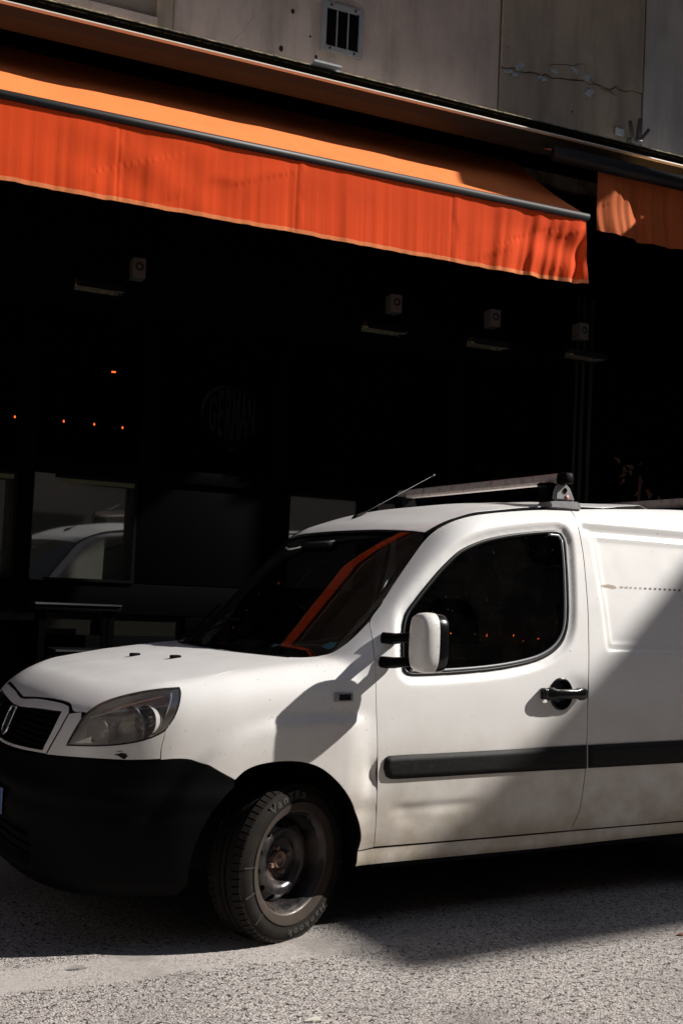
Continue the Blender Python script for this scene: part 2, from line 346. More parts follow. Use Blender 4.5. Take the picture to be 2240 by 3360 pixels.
# ------------------------------------------------------------------ the bar: building, gutter, shop-front
bar = empty('bar_building', Fp(0, 0, .13), 'plastered old building above a black bar front, with a zinc gutter', 'building')
def fpoly(name, pts, d0, d1, material, parent):       # a flat plate with a traced outline (u, z), from d0 out to d1
    n = len(pts); V = [(u, d0, z) for u, z in pts] + [(u, d1, z) for u, z in pts]
    F = [tuple(range(n, 2*n))] + [(i, (i+1) % n, n+(i+1) % n, n+i) for i in range(n)]
    o = fmesh(name, V, F, material, parent); bm = bmesh.new(); bm.from_mesh(o.data); bmesh.ops.triangulate(bm, faces=[f for f in bm.faces if len(f.verts) > 4]); bmesh.ops.recalc_face_normals(bm, faces=bm.faces); bm.to_mesh(o.data); bm.free()
    return o
def jag(a, b, n, amp, seed):
    r = np.random.default_rng(seed); out = []
    for i in range(n+1):
        k = i/n; w = amp*(r.random()-.5)*(0 if i in (0, n) else 1); out.append((a[0]+(b[0]-a[0])*k, a[1]+(b[1]-a[1])*k + w))
    return out
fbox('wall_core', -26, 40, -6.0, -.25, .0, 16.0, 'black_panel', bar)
WT = 15.9
# plaster fields of the upper wall
fbox('plaster_panel', -14, .236, -.24, -.03, 4.3, WT, 'plaster_olive', bar)
fbox('plaster_panel', .244, 2.652, -.24, 0, 4.3, WT, 'plaster_pink', bar)
low = jag((2.666, 5.19), (3.925, 5.27), 26, .035, 3)
fpoly('plaster_panel', [(2.664, 4.3)] + low + [(3.948, 4.3)][:1], -.2, .010, 'plaster_olive', bar)
up_ = [(u, z+.004+.007*abs(math.sin(9*u))) for u, z in low]
fpoly('plaster_panel', [(2.668, WT)] + up_ + [(3.94, WT)], -.2, .022, 'plaster_olive', bar)
fbox('plaster_panel', 3.952, 16, -.24, .004, 4.3, WT, 'plaster_grey', bar)
fbox('joint_backing', 2.6, 4.0, -.24, -.02, 4.3, WT, 'crack_dark', bar)
# a bricked-up opening at the left with its frame
fbox('window_recess', -.9, .13, -.03, -.018, 4.9, 6.2, 'plaster_olive', bar); fbox('window_surround', .13, .235, -.03, .02, 4.62, 6.4, 'plaster_olive', bar)
fbox('window_sill', -1.6, .13, -.03, .05, 4.86, 4.905, 'plaster_pink', bar)
# flaked plaster along the crack
r = np.random.default_rng(11)
for k in range(15):
    i = int(r.integers(1, 18)); u, z = low[i]; z += r.uniform(-.075, .085); u += r.uniform(-.03, .03); s = r.uniform(.010, .038)*(1.5 if k < 3 else 1)
    pts = [(u + s*math.cos(a)*r.uniform(.6, 1.3), z + .75*s*math.sin(a)*r.uniform(.6, 1.3)) for a in np.linspace(0, 2*math.pi, 10)[:-1]]
    fpoly('plaster_flake', pts, .0, .0255, 'old_patch', bar)
def crack(pts, w, d=.0235):
    V, F = [], []
    for i, (u, z) in enumerate(pts):
        ww = w*(.4+.6*r.random()); V += [(u-.3*ww, d, z-ww), (u+.3*ww, d, z+ww)]
        if i: F.append((2*i-2, 2*i, 2*i+1, 2*i-1))
    return fmesh('crack', V, F, 'crack_dark', bar)
crack([(2.70+.01*k, 5.34-.01*k+.02*r.random()) for k in range(3)], .004)
crack([(3.05+.055*k, 5.30+.012*k+.03*(r.random()-.5)-.02*k*(k > 6)) for k in range(12)], .0028)
crack([(3.40+.04*k, 5.28+.02*(r.random()-.5)-.012*k) for k in range(8)], .0025)
crack([(.62+.03*k, 4.86+.045*k+.012*(r.random()-.5)) for k in range(10)], .0018, .003)
crack([(1.72+.004*k, 5.7-.08*k+.012*(r.random()-.5)) for k in range(7)], .0016, .003)
for (u, z, s) in ((.98, 4.93, .014), (1.23, 4.93, .010), (1.18, 5.06, .006), (2.1, 4.83, .007), (1.05, 5.2, .012), (3.3, 5.0, .006)):
    fpoly('wall_hole', [(u+s*math.cos(a)*r.uniform(.6, 1.4), z+1.5*s*math.sin(a)) for a in np.linspace(0, 6.28, 8)[:-1]], 0, .012 if u > 2.7 else .003, 'crack_dark', bar)
# gutter and ledge
def extrude_profile(name, prof, u0, u1, material, parent, nu=1, wob=0.0, smooth=False, angle=None):
    V, F = [], []; n = len(prof); rr = np.random.default_rng(5)
    for i in range(nu+1):
        u = u0+(u1-u0)*i/nu; dz = wob*(rr.random()-.5)
        for d, z in prof: V.append((u, d+(.6*dz if wob else 0), z+dz))
    for i in range(nu):
        for k in range(n-1): F.append((i*n+k, i*n+k+1, (i+1)*n+k+1, (i+1)*n+k))
    o = fmesh(name, V, F, material, parent, smooth)
    if angle: o.data.set_sharp_from_angle(angle=math.radians(angle))
    return o
extrude_profile('gutter_fascia', [(0.595, 4.342), (0.62, 4.35), (0.675, 4.382), (0.71, 4.426)], -14, 16, 'zinc', bar)
extrude_profile('gutter_soffit', [(-0.05, 4.5), (0.52, 4.4935), (0.593, 4.344)], -14, 16, 'black_panel', bar)
gl_ = extrude_profile('gutter_lip', [(0.706, 4.4245), (0.724, 4.425), (0.73, 4.431), (0.728, 4.4385), (0.718, 4.4405), (0.68, 4.43), (0.62, 4.42), (0.605, 4.42), (0.605, 4.54)], -14, 16, 'gutter_lip', bar)
gl_.data.materials.append(MATS['zinc']); n_ = len(gl_.data.polygons)
for i, p in enumerate(gl_.data.polygons): p.material_index = 1 if i % 8 >= 4 else 0
extrude_profile('moss_edge', [(0.606, 4.532), (0.626, 4.536), (0.632, 4.546), (0.62, 4.556), (0.57, 4.565)], -3, 6, 'moss_ledge', bar, 420, .002)
extrude_profile('ledge', [(.66, 4.524), (.35, 4.60), (.28, 4.665), (.27, 4.67), (.02, 4.72), (.0, 4.75), (-.05, 4.76)], -14, 16, 'zinc', bar)
extrude_profile('bounce_sheet', [(.66, 4.528), (.36, 4.604)], -14, 16, 'ledge_bounce', bar); extrude_profile('bounce_sheet', [(.27, 4.674), (.03, 4.722)], -14, 16, 'ledge_bounce', bar)  # pale sheets, hidden from below, added to bounce sun onto the wall
tube('lead_flashing', [Fp(-2 + .6*k, .285, 4.672 + .002*(k % 2)) for k in range(5)], .012, 'plaster_olive', bar, 8)
fbox('loose_slate', .95, 1.13, .55, .70, 4.54, 4.552, 'old_patch', bar)
# ventilation grille
vg = fbox('vent_grille', 1.285, 1.53, -.05, .004, 5.02, 5.285, 'vent_dark', bar)
for a in ((1.252, 1.287, 4.985, 5.318), (1.527, 1.562, 4.985, 5.318), (1.285, 1.529, 4.985, 5.022), (1.285, 1.529, 5.282, 5.318)):
    fbox('frame', a[0], a[1], .0, .028, a[2], a[3], 'vent_metal', vg, .003)
for k in range(24):
    z = 5.026+k*.0107; fmesh('louvre', [(1.287, .006, z+.008), (1.527, .006, z+.008), (1.527, .018, z), (1.287, .018, z)], [(0, 1, 2, 3)], 'vent_dark', vg)
for u in (1.366, 1.448): fbox('mullion', u-.004, u+.004, .0, .022, 5.02, 5.284, 'vent_metal', vg)
for u, z in ((1.315, 5.30), (1.495, 5.30), (1.315, 5.003), (1.495, 5.003)): fbox('screw', u-.006, u+.006, .02, .033, z-.007, z+.007, 'crack_dark', vg)
# broken aerial bracket on the ledge
ab = empty('aerial_bracket', Fp(3.80, .12, 4.74), 'broken pale aerial bracket with three stubs standing on the ledge', 'bracket')
fbox('foot_plate', 3.68, 3.76, .02, .035, 4.90, 4.95, 'old_patch', ab); fbox('foot_plate', 3.86, 3.90, .02, .035, 4.84, 4.88, 'old_patch', ab)
for (a, b, rr_) in (((3.80, .10, 4.83), (3.775, .08, 5.0), .017), ((3.83, .10, 4.83), (3.885, .06, 5.045), .018), ((3.85, .10, 4.85), (3.975, .05, 4.985), .014), ((3.76, .06, 4.86), (3.86, .12, 4.84), .02)):
    tube('stub', [Fp(*a), Fp(*b)], rr_, 'antenna_metal', ab, 6)
# unseen railed slab, added over the frame to shade the wall above the gutter
bal = empty('shade_balcony', Fp(2, 0, 6.8), 'unseen railed stone slab, added to shade the wall above the gutter', 'shade_balcony')
fbox('slab', -14, 16, 0, 1.0, 6.8, 6.98, 'stone_far', bal)
for k in range(60): fbox('baluster', -8+k*.3, -7.97+k*.3, 0.93, .96, 6.98, 7.8, 'zinc', bal)
fbox('handrail', -14, 16, 0.91, .98, 7.8, 7.85, 'zinc', bal)
def toward_sun(u, d, z, zs):
    k = (zs-z)/SUN_TO[2]; return u + k*float(np.dot(SUN_TO, FX)), d + k*float(np.dot(SUN_TO, FO))
s1_ = np.array(toward_sun(2.47, .6, 4.147, 6.45)); s2_ = np.array(toward_sun(2.27, .9, 3.882, 6.45)); sdir = (s2_-s1_)/(s2_[1]-s1_[1])
sl_ = lambda d: s1_[0]+sdir[0]*(d-s1_[1])
bs = empty('awning_shade_box', Fp(s1_[0], .2, 6.4), 'unseen long box, added to shade the right end of the awning', 'sign')  # unseen box, added and shaped to end the sunlit part of the awning
de = s2_[1]+.115; c4 = [(sl_(.05), .05), (sl_(.05)+.62, .05), (sl_(de)+.62, de), (sl_(de), de)]
sb_ = fmesh('shade_box', [(u, d, z) for z in (6.45, 6.8) for u, d in c4], [(0, 1, 2, 3), (4, 7, 6, 5), (0, 4, 5, 1), (1, 5, 6, 2), (2, 6, 7, 3), (3, 7, 4, 0)], 'black_panel', bs)
fbox('shade_box_bracket', s1_[0]+.2, s1_[0]+.26, 0, .9, 6.81, 6.86, 'zinc', bs)
# shop-front: plinth, panels, piers, windows
front_z = 4.32
def piece(u0, u1, z0, z1, d=.0, mt='black_panel', nm='panel'): return fbox(nm, u0+.002, u1-.002, -.25, d, z0+.002, z1-.002, mt, bar, .006)
wins = [(-1.45, -.57), (-.48, .16), (1.162, 1.696), (1.802, 2.329), (2.442, 2.97)]
edges = [-6.0] + [e for w in wins for e in w] + [3.25]
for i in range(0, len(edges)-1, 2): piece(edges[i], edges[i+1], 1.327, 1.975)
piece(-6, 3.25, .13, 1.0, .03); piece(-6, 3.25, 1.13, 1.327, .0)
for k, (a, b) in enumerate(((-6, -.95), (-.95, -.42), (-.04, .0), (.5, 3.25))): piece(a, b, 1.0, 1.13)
for u0, u1 in ((-.95, -.42), (-.42, -.04), (.0, .5)): 
    lp = fbox('low_window', u0+.01, u1-.01, -.04, -.02, 1.0, 1.13, 'low_pane', bar)
for i, (a, b) in enumerate(wins):
    if i < 2:                                          # the two left casements stand slightly ajar
        c_ = Fp((a+b)/2, -.03, 0); an = FY-math.radians(9.0); dr = np.array((math.cos(an), -math.sin(an), 0))*(b-a)/2; no = np.array((-math.sin(an), -math.cos(an), 0))*.008
        q4 = [c_-dr+no, c_+dr+no, c_+dr-no, c_-dr-no]; V4 = [p + np.array((0, 0, z)) + FO*(z-1.65)*.011 for z in (1.327, 1.975) for p in q4]
        w = mesh_obj('window', V4, [(0, 1, 5, 4), (1, 2, 6, 5), (2, 3, 7, 6), (3, 0, 4, 7), (4, 5, 6, 7), (3, 2, 1, 0)], 'frosted_pane', bar)
    else: w = fbox('window', a, b, -.06, -.012, 1.327, 1.975, 'frosted_pane', bar)
    for q in ((a, a+.02, 1.327, 1.975), (b-.02, b, 1.327, 1.975), (a+.02, b-.02, 1.327, 1.345), (a+.02, b-.02, 1.955, 1.975)): fbox('frame', q[0], q[1], -.012, .012, q[2], q[3], 'shop_wood', w)
    if i < 2: fbox('blind_tape', a+.022, b-.022, .004, .006, 1.925, 1.953, 'pane_border', w)
for a, b in ((-6, -1.5), (-1.5, -.53), (-.53, .22), (.22, 1.1), (1.1, 2.4), (2.4, 3.25)):
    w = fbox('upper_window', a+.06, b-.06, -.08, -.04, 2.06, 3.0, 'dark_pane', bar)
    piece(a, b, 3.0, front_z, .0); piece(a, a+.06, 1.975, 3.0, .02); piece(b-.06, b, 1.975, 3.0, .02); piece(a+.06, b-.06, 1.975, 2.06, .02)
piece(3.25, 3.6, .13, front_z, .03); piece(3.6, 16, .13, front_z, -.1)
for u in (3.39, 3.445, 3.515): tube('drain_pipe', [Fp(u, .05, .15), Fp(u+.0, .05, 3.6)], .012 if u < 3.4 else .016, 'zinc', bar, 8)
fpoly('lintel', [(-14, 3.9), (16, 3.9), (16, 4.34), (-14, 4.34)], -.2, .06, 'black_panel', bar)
# round painted sign
sg = empty('round_sign', Fp(.745, .01, 2.43), 'faint round painted sign reading GERMAN on the dark bar front', 'sign')
def ring(name, cu, cz, r0, r1, a0, a1, d, material, parent, n=40):
    V, F = [], []
    for i in range(n+1):
        a = a0+(a1-a0)*i/n; w = 1 if a1-a0 > 6 else math.sin(math.pi*min(1, max(.02, i/n)))
        V += [(cu+r0*math.cos(a), d, cz+r0*math.sin(a)), (cu+(r0+(r1-r0)*w)*math.cos(a), d, cz+(r0+(r1-r0)*w)*math.sin(a))]
        if i: F.append((2*i-2, 2*i-1, 2*i+1, 2*i))
    return fmesh(name, V, F, material, parent)
fpoly('board', [(.745+.215*math.cos(a), 2.43+.215*math.sin(a)) for a in np.linspace(0, 6.283, 40)[:-1]], 0, .028, 'black_panel', sg)
ring('ring', .745, 2.43, .198, .222, 1.6, 3.3, .031, 'sign_ring', sg)
for i, ch in enumerate('GERMAN'):
    u = .745 + (i-2.5)*.052; hh = 2*math.sqrt(max(.001, .185**2-(u-.745)**2))*.86
    M = frame(Fp(u, .030, 2.43), FX, (0, 0, 1), FO) @ Matrix.Diagonal((.062/.07, hh/.07, 1, 1))
    text_mesh('letter', ch, .1, M, 'sign_paint', sg, sx=.8)

# heaters and speakers under the awning
def heater(u0, u1, z, label, first=[None]):
    if first[0] is None:
        o = empty('patio_heater', Fp(0, .4, 3.04), label, 'heater', 'infrared heaters under the awning')
        L = .268
        def q(name, prof, a, b, mt):
            V = [(u, .4+d, 3.04+z_) for u in (a, b) for d, z_ in prof]; n = len(prof)
            return fmesh(name, V, [(i, i+1, n+i+1, n+i) for i in range(n-1)], mt, o)
        q('reflector', [(-.055, -.012), (-.045, .022), (-.015, .036), (.02, .036), (.05, .020), (.062, -.012)], -L/2, L/2, 'heater_metal')
        q('hood', [(-.063, -.016), (-.05, .030), (-.015, .046), (.022, .046), (.058, .026), (.07, -.016)], -L/2-.008, L/2+.008, 'heater_dark')
        tube('element', [Fp(-L/2, .405, 3.046), Fp(L/2, .405, 3.046)], .008, 'heater_metal', o, 8)
        fbox('end_cap', L/2-.028, L/2, .36, .455, 3.02, 3.062, 'satin_metal', o, .004)
        for k in range(5): tube('guard_wire', [Fp(-L/2+.02+k*.055, .345, 3.028), Fp(-L/2+.02+k*.055, .46, 3.022)], .0018, 'heater_metal', o, 5)
        fbox('bracket', -.10, -.08, .05, .42, 3.08, 3.10, 'heater_dark', o); fbox('bracket', .08, .10, .05, .42, 3.08, 3.10, 'heater_dark', o)
        first[0] = o; first.append(Fp(0, .4, 3.04))
    else:
        s = first[0]; o = s.copy(); COL.objects.link(o); o['label'] = label
        for c in s.children: k = c.copy(); COL.objects.link(k); k.parent = o; k.matrix_parent_inverse = c.matrix_parent_inverse.copy()
    o.location = Fp((u0+u1)/2, .4, z); return o
def speaker(u0, z0, label, first=[None]):
    w, h = .078, .118
    if first[0] is None:
        o = empty('outdoor_speaker', Fp(w/2, .4, 0), label, 'speaker', 'small box speakers under the awning')
        cab = fbox('cabinet', 0, w, .30, .40, 0, h, 'white_box', o, .006)
        lathe('cone', [(.024, .0), (.026, .003), (.020, .0035), (.0, -.006)], frame(Fp(w/2, .400, h*.56), FX, (0, 0, 1), FO), 'crack_dark', o, 20)
        fbox('badge', .02, .058, .3995, .402, .012, .022, 'leaf_dry', o)
        fbox('bracket', .03, .05, .05, .30, h*.4, h*.55, 'heater_dark', o)
        first[0] = o
    else:
        s = first[0]; o = s.copy(); COL.objects.link(o); o['label'] = label
        for c in s.children: k = c.copy(); COL.objects.link(k); k.parent = o; k.matrix_parent_inverse = c.matrix_parent_inverse.copy()
    o.location = Fp(u0+w/2, .4, z0); return o
hl = ['infrared heater bar, leftmost of the four under the awning', 'infrared heater bar with bright end cap, second from the left', 'dim infrared heater bar, third from the left', 'infrared heater bar, rightmost of the four above the van']
for (a, b, z), l in zip(((-.353, -.082, 3.04), (1.495, 1.76, 3.044), (2.28, 2.543, 3.045), (3.075, 3.344, 3.066)), hl): heater(a, b, z, l)
sl = ['pale box speaker above the leftmost heater', 'pale box speaker above the second heater from the left', 'pale box speaker above the third heater from the left', 'pale box speaker above the rightmost heater']
for p, l in zip(((305, 635), (898, 715), (1126, 748), (1330, 778)), sl): u, z = fpix(p, .4); speaker(u, z, l)
# little orange lamps
spots = [((35, 958), 'leftmost orange lamp glowing in the dark window'), ((147, 968), 'second orange lamp from the left in the dark window'), ((217, 975), 'third orange lamp from the left in the dark window'), ((282, 983), 'orange lamp nearest the round sign in the dark window')]
for p, l in spots:
    u, z = fpix(p, .06); o = lathe('lamp_bulb', [(0, -.006), (.0045, -.004), (.0055, 0), (.004, .004), (.002, .007), (.002, .010)], frame(Fp(u, .06, z), FX, FO, (0, 0, 1)), 'bulb_glow', None, 10)
    tag(o, l, 'lamp', 'little orange lamps of the bar')
u, z = fpix((262, 854), .06); tag(fbox('tube_lamp', u-.012, u+.012, .05, .06, z-.004, z+.004, 'bulb_glow'), 'short orange strip lamp hanging above the row of lamps', 'lamp')
# terrace furniture in the shade
def table(u0, u1, d0, d1, z, label, nm, cat):
    o = empty(nm, Fp((u0+u1)/2, (d0+d1)/2, .13), label, cat)
    fbox('top', u0, u1, d0, d1-.004, z-.035, z+.004, 'shop_wood', o, .003); fbox('metal_edge', u0, u1, d1-.004, d1+.004, z-.004, z+.006, 'satin_metal', o)
    for u in (u0+.05, u1-.05):
        for d in (d0+.04, d1-.05): fbox('leg', u-.018, u+.018, d-.018, d+.018, .13, z-.036, 'black_panel', o)
    return o
table(-.475, .027, .05, .30, 1.19, 'tall narrow dark table with a bright metal edge below the window', 'high_table', 'table')
table(-.401, .30, .33, .62, .936, 'dark terrace table with a bright metal edge behind the bonnet', 'terrace_table', 'table')
# dried leaves in the corner, behind the roof bars
pl = empty('dried_plant', Fp(3.9, .12, .13), 'dim reddish dried plant in the dark doorway behind the roof', 'plant')
tube('stem', [Fp(3.9, .12, .14), Fp(3.92, .1, 1.2), Fp(3.95, .12, 2.3)], .012, 'leaf_dry', pl, 6)
for k in range(16):
    u, z = (3.85, 2.33) if k < 10 else (4.04, 2.17); u += r.uniform(-.09, .1); z += r.uniform(-.05, .05); a = r.uniform(0, 6.3); s = r.uniform(.02, .05)
    V = [(u, .12, z), (u+s*math.cos(a)-.4*s*math.sin(a), .13, z+s*math.sin(a)+.4*s*math.cos(a)), (u+2*s*math.cos(a), .10, z+2*s*math.sin(a)), (u+s*math.cos(a)+.4*s*math.sin(a), .13, z+s*math.sin(a)-.4*s*math.cos(a))]
    fmesh('leaf', V, [(0, 1, 2, 3)], 'leaf_dry', pl)

# ------------------------------------------------------------------ awnings
def noise1(x, seed):
    rr = np.random.default_rng(seed); ph = rr.random(9)*6.28; fr = np.array([.9, 1.7, 2.9, 4.6, 7.7, 11.3, 17.1, 26.0, 38.0]); am = np.array([1, .9, .8, .75, .6, .5, .35, .22, .12])
    return sum(a*np.sin(f*np.asarray(x)*2.2+p) for a, f, p in zip(am, fr, ph))/2.2
def awning(name, label, u0, u1, d_in, z_in, d_bar, z_bar, vz, rbar, cloth, hem, vcloth, seams, fold_end, vu0=None, vd=.0, seed=1, deep=1.0):
    o = empty(name, Fp((u0+u1)/2, 0, z_bar), label, 'awning', 'orange awnings of the bar')
    def grid(name, us, ks, fn, mt, uvs, rev):
        U, K = np.meshgrid(us, ks, indexing='ij'); D_, Z_ = fn(U, K); nu, nv = len(us)-1, len(ks)-1
        V = np.stack([U.ravel(), D_.ravel(), Z_.ravel()], -1); a = (np.arange(nu)[:, None]*(nv+1)+np.arange(nv)[None]).ravel()
        F = np.stack([a, a+nv+1, a+nv+2, a+1] if rev else [a, a+1, a+nv+2, a+nv+1], -1)
        P = FP[None] + V[:, :1]*FX + V[:, 1:2]*FO + V[:, 2:3]*np.array([0, 0, 1.0])
        return mesh_obj(name, P, F, mt, o, True, np.stack([U.ravel()*.3, K.ravel()*uvs], -1))
    def top(U, K):
        s = np.sin(math.pi*K); z = z_in+(z_bar+rbar*.8-z_in)*K - .022*s + .008*noise1(U*.30, seed)*s**.8 + .0015*noise1(U*.8+K*.3, seed+1)*s
        return d_in+(d_bar-d_in)*K, z
    grid('canopy_cloth', np.linspace(u0, u1, 221), np.linspace(0, 1, 23), top, cloth, .4, False)
    tube('front_bar', [Fp(u0-.02, d_bar, z_bar), Fp(u1+.02, d_bar, z_bar)], rbar, 'bar_dark', o, 20)
    if vu0 is None: vu0 = u0
    def disp(u, k):                                    # hanging folds: slight along the run, deep towards the free end
        e = np.clip(1-np.abs(u-u1)/fold_end, 0, 1); amp = (.0038 + .040*e**1.4)*deep
        w = u + (.010+.05*e)*k*np.sin(2.7*u+seed) + (.004+.02*e)*np.sin(3.1*k+1.9*u)
        f = noise1(w*1.15, seed+3)*amp*(.2+.8*k**.8)
        f = f + .012*e*np.sin(w*21 + 3*np.sin(u*4.1))*k**.7*(.5+.5*np.sin(u*7.3+1))
        f = f + .0010*noise1(w*3.6, seed+7)*(.3+.7*k) + .0016*np.sin(1.3*u+4*k)*np.sin(math.pi*k)
        f = f + .0045*np.exp(-((np.sin(2.3*u + 2.6*k + noise1(u*.25, seed+9))-.75)/.16)**2)*np.sin(math.pi*k)*(noise1(u*.9+k, seed+12) > .1)
        f = f + (.0036+.008*e)*np.sin(math.pi*k)*(np.sin(8.3*u+5.2*k+2*np.sin(2.9*u))*np.clip(np.sin(1.7*u+seed), 0, 1) + np.sin(6.1*u-7.4*k+1.4*np.sin(4.3*u))*np.clip(np.sin(2.3*u+1+seed), 0, 1))
        for s in seams: f = f - .0016*np.exp(-((u-s)/.008)**2) + .0022*np.exp(-((u-s-.03)/.02)**2)*noise1(k*.6+s, 5)
        return f
    def hang(off): return lambda U, K: (d_bar+vd+disp(U, K)+off, z_bar-.01-(z_bar-.01-vz)*K + .003*noise1(U*2, seed+13)*K)
    us = np.linspace(vu0, u1, int((u1-vu0)*150))
    grid('valance', us, np.linspace(0, .965, 30), hang(0), vcloth, .12, True); grid('hem', us, np.linspace(.945, 1, 4), hang(.004), hem, .12, True)
    return o
awning('awning', 'long orange awning with a dark front bar and hanging valance', -5.0, 2.745, .15, 4.455, 1.0, 3.808, 3.362, .026, 'orange_cloth', 'orange_hem', 'red_cloth', [-2.3, -1.29, -.269, .755, 1.768], .95, None, .006, 1)
awning('awning', 'nearly closed orange awning beside the right end of the long one', 2.63, 6.4, .42, 4.475, .82, 4.262, 3.815, .05, 'sand_cloth', 'rust_cloth', 'rust_cloth', [4.0], 7.5, 2.975, -.03, 21, 1.6)
for k in (0, 1, 2):
    u = (-3.6, .2, 2.5)[k]; tube('awning_arm', [Fp(u, .2, 4.2), Fp(u-.35, .62, 3.98), Fp(u, .98, 3.79)], .016, 'bar_dark', [o for o in bpy.data.objects if o.name == 'awning'][0], 8)

# ------------------------------------------------------------------ the rest of the street, out of the frame, with added shade casters
op = empty('opposite_building', (0, -10, 0), 'stone apartment house on the opposite side of the street', 'building')
box('wall', (0, -13, 5.75), (70, 6, 11.5), 'stone_far', op)
for k in range(16):
    for z in (1.4, 4.3, 7.2):
        w = box('window', (-22.5+k*3, -9.98, z), (1.1, .06, 1.7), 'dark_pane', op); box('sill', (-22.5+k*3, -9.93, z-.9), (1.3, .16, .08), 'stone_far', w)
for x_, l_ in ((-24, 'tall stone house closing the left end of the street'), (44, 'tall stone house closing the right end of the street')):
    eb_ = empty('end_building', (x_, -4, 0), l_, 'building'); box('wall', (x_, -4, 8), (6, 13, 16), 'stone_far', eb_)
    for k in range(4): box('window', (x_-math.copysign(3.02, x_), -9+k*3, 5), (.06, 1.1, 1.8), 'dark_pane', eb_)
H = 10.0; cx, cy = .245+H*SUN_TO[0]/SUN_TO[2], -1.25+H*SUN_TO[1]/SUN_TO[2]
cn = empty('shade_canopy', (cx+2, cy+2.5, 0), 'unseen high cloth canopy on tall posts, added to shade the van and road', 'canopy')  # unseen caster, added and placed for the shade on van side and road
box('shade_cloth', (cx+2.6, (cy+1.25)/2+.0, H), (5.2, 1.25-cy, .02), 'canopy_cloth', cn)
for x, y in ((cx+5, cy+.1), (cx+5, 1.0), (cx+.3, -.9)): box('post', (x, y, H/2), (.06, .06, H-.02), 'zinc', cn)

nb = empty('shade_block', Fp(7, .8, 0), 'unseen low wall block, added to keep sun off the right shop windows', 'building')  # unseen block, added to stop sun reaching the right windows
fbox('wall', 5.0, 9.0, -.2, 1.42, 0, 5.15, 'stone_far', nb); fbox('coping', 4.96, 9.04, -.2, 1.46, 5.152, 5.22, 'stone_far', nb)

# ------------------------------------------------------------------ the van: one implicit body that all panels are cut from
# x = 0 at the front axle, + to the rear; y = 0 on the centre line, near side negative; z up
def table_fn(xs, ys, blur=.05):
    g = np.linspace(xs[0], xs[-1], 800); v = np.interp(g, xs, ys); st = g[1]-g[0]; k = max(1, int(blur/st)); ker = np.exp(-np.linspace(-2, 2, 2*k+1)**2); ker /= ker.sum()
    v2 = np.convolve(np.pad(v, k, mode='reflect', reflect_type='odd'), ker, mode='valid')
    return lambda q: np.interp(q, g, v2)
sstep = lambda a, b, x: (lambda t: t*t*(3-2*t))(np.clip((x-a)/(b-a), 0, 1))
def smax(a, b, k):
    h = np.maximum(k-np.abs(a-b), 0)/k; return np.maximum(a, b)+h*h*k*.25
def smin(a, b, k): return -smax(-a, -b, k)
W_z = table_fn([-.1, .18, .25, .35, .45, .60, .75, .95, 1.10, 1.3, 1.5, 1.65, 1.75, 2.0], [.74, .78, .797, .822, .838, .853, .857, .851, .838, .806, .762, .726, .69, .58], .07)
HOOD = table_fn([-1.1, -.92, -.86, -.78, -.68, -.5, -.26, 0, .3, .6], [.70, .80, .855, .905, .940, .985, 1.028, 1.062, 1.09, 1.11], .06)
ROOFE = table_fn([.0, .3, .5, .68, .92, 1.2, 1.44, 2.15, 3.4], [1.15, 1.385, 1.50, 1.605, 1.692, 1.735, 1.757, 1.797, 1.80], .06)
XF_z = table_fn([-.1, .15, .25, .45, .60, .66, .75, .86, 1.0, 1.2], [-.78, -.83, -.88, -.90, -.893, -.878, -.868, -.84, -.74, -.55], .05)
def Wf(x, z):
    w = W_z(z) - .022*np.clip((.9-x)/1.1, 0, 1.4)**2 - .10*np.clip((-.25-x)/.6, 0, 2)**2
    w = w - .03*np.clip((x-2.4)/1.0, 0, 1)**2
    rr = np.hypot(x, z-.29); inb = 1-sstep(.525, .575, rr)
    inb = np.maximum(inb, sstep(-.02, .06, x)*(1-sstep(.82, .865, z)))
    w = w + .023*inb*(1-sstep(.20, .345, x))*sstep(-.62, -.42, x)
    return w
def stamp(x, z):                                      # pressed field of the cargo side
    q = np.maximum(np.maximum(1.505-x + .10*(1.7-z)*0 + .055*(1.65-z), x-2.9), np.maximum(1.105-z, z-1.66+.0*x))
    return -.012*(1-sstep(-.028, .0, q)) + .006*np.exp(-((q+.034)/.012)**2)
def Bf(p):
    x, y, z = p[..., 0], np.abs(p[..., 1]), p[..., 2]
    hood = HOOD(x) - .028*(y/.75)**2
    x0 = -.03 + .215*(y/.7)**2; ws = 1.05 + (x-x0)*.985
    roof = ROOFE(x) + .045*(1-(y/.68)**2)
    top = smax(hood, smin(ws, roof, .05), .02)
    xf = XF_z(z) + .34*(y/.86)**3.4
    kt = .13 - .055*sstep(.05, .5, x)
    f = smax(y-Wf(x, z), (z-top)*.85, kt)
    f = smax(f, xf-x, .13); f = smax(f, x-3.36, .10); f = smax(f, .19-z, .05)
    return f
def grad(p, f=Bf, e=2e-3):
    g = np.stack([f(p+np.eye(3)[i]*e)-f(p-np.eye(3)[i]*e) for i in range(3)], -1); return g/np.maximum(np.linalg.norm(g, axis=-1, keepdims=True), 1e-9)
def cast(o, d, t0, t1, n=220, f=Bf):                  # first crossing into the body along o + t d, vectorised
    o = np.atleast_2d(o).astype(float); d = np.atleast_2d(d).astype(float); N = max(len(o), len(d)); o = np.broadcast_to(o, (N, 3)); d = np.broadcast_to(d, (N, 3))
    ts = np.linspace(t0, t1, n); lo = np.full(N, t1); hi = np.full(N, t1); done = np.zeros(N, bool); prev = ts[0]
    for t in ts:
        ins = (f(o+d*t) < 0) & ~done; lo[ins] = prev; hi[ins] = t; done |= ins; prev = t
    for _ in range(26):
        mid = (lo+hi)/2; ins = f(o+d*mid[:, None]) < 0; hi = np.where(ins, mid, hi); lo = np.where(ins, lo, mid)
    return o+d*hi[:, None], done
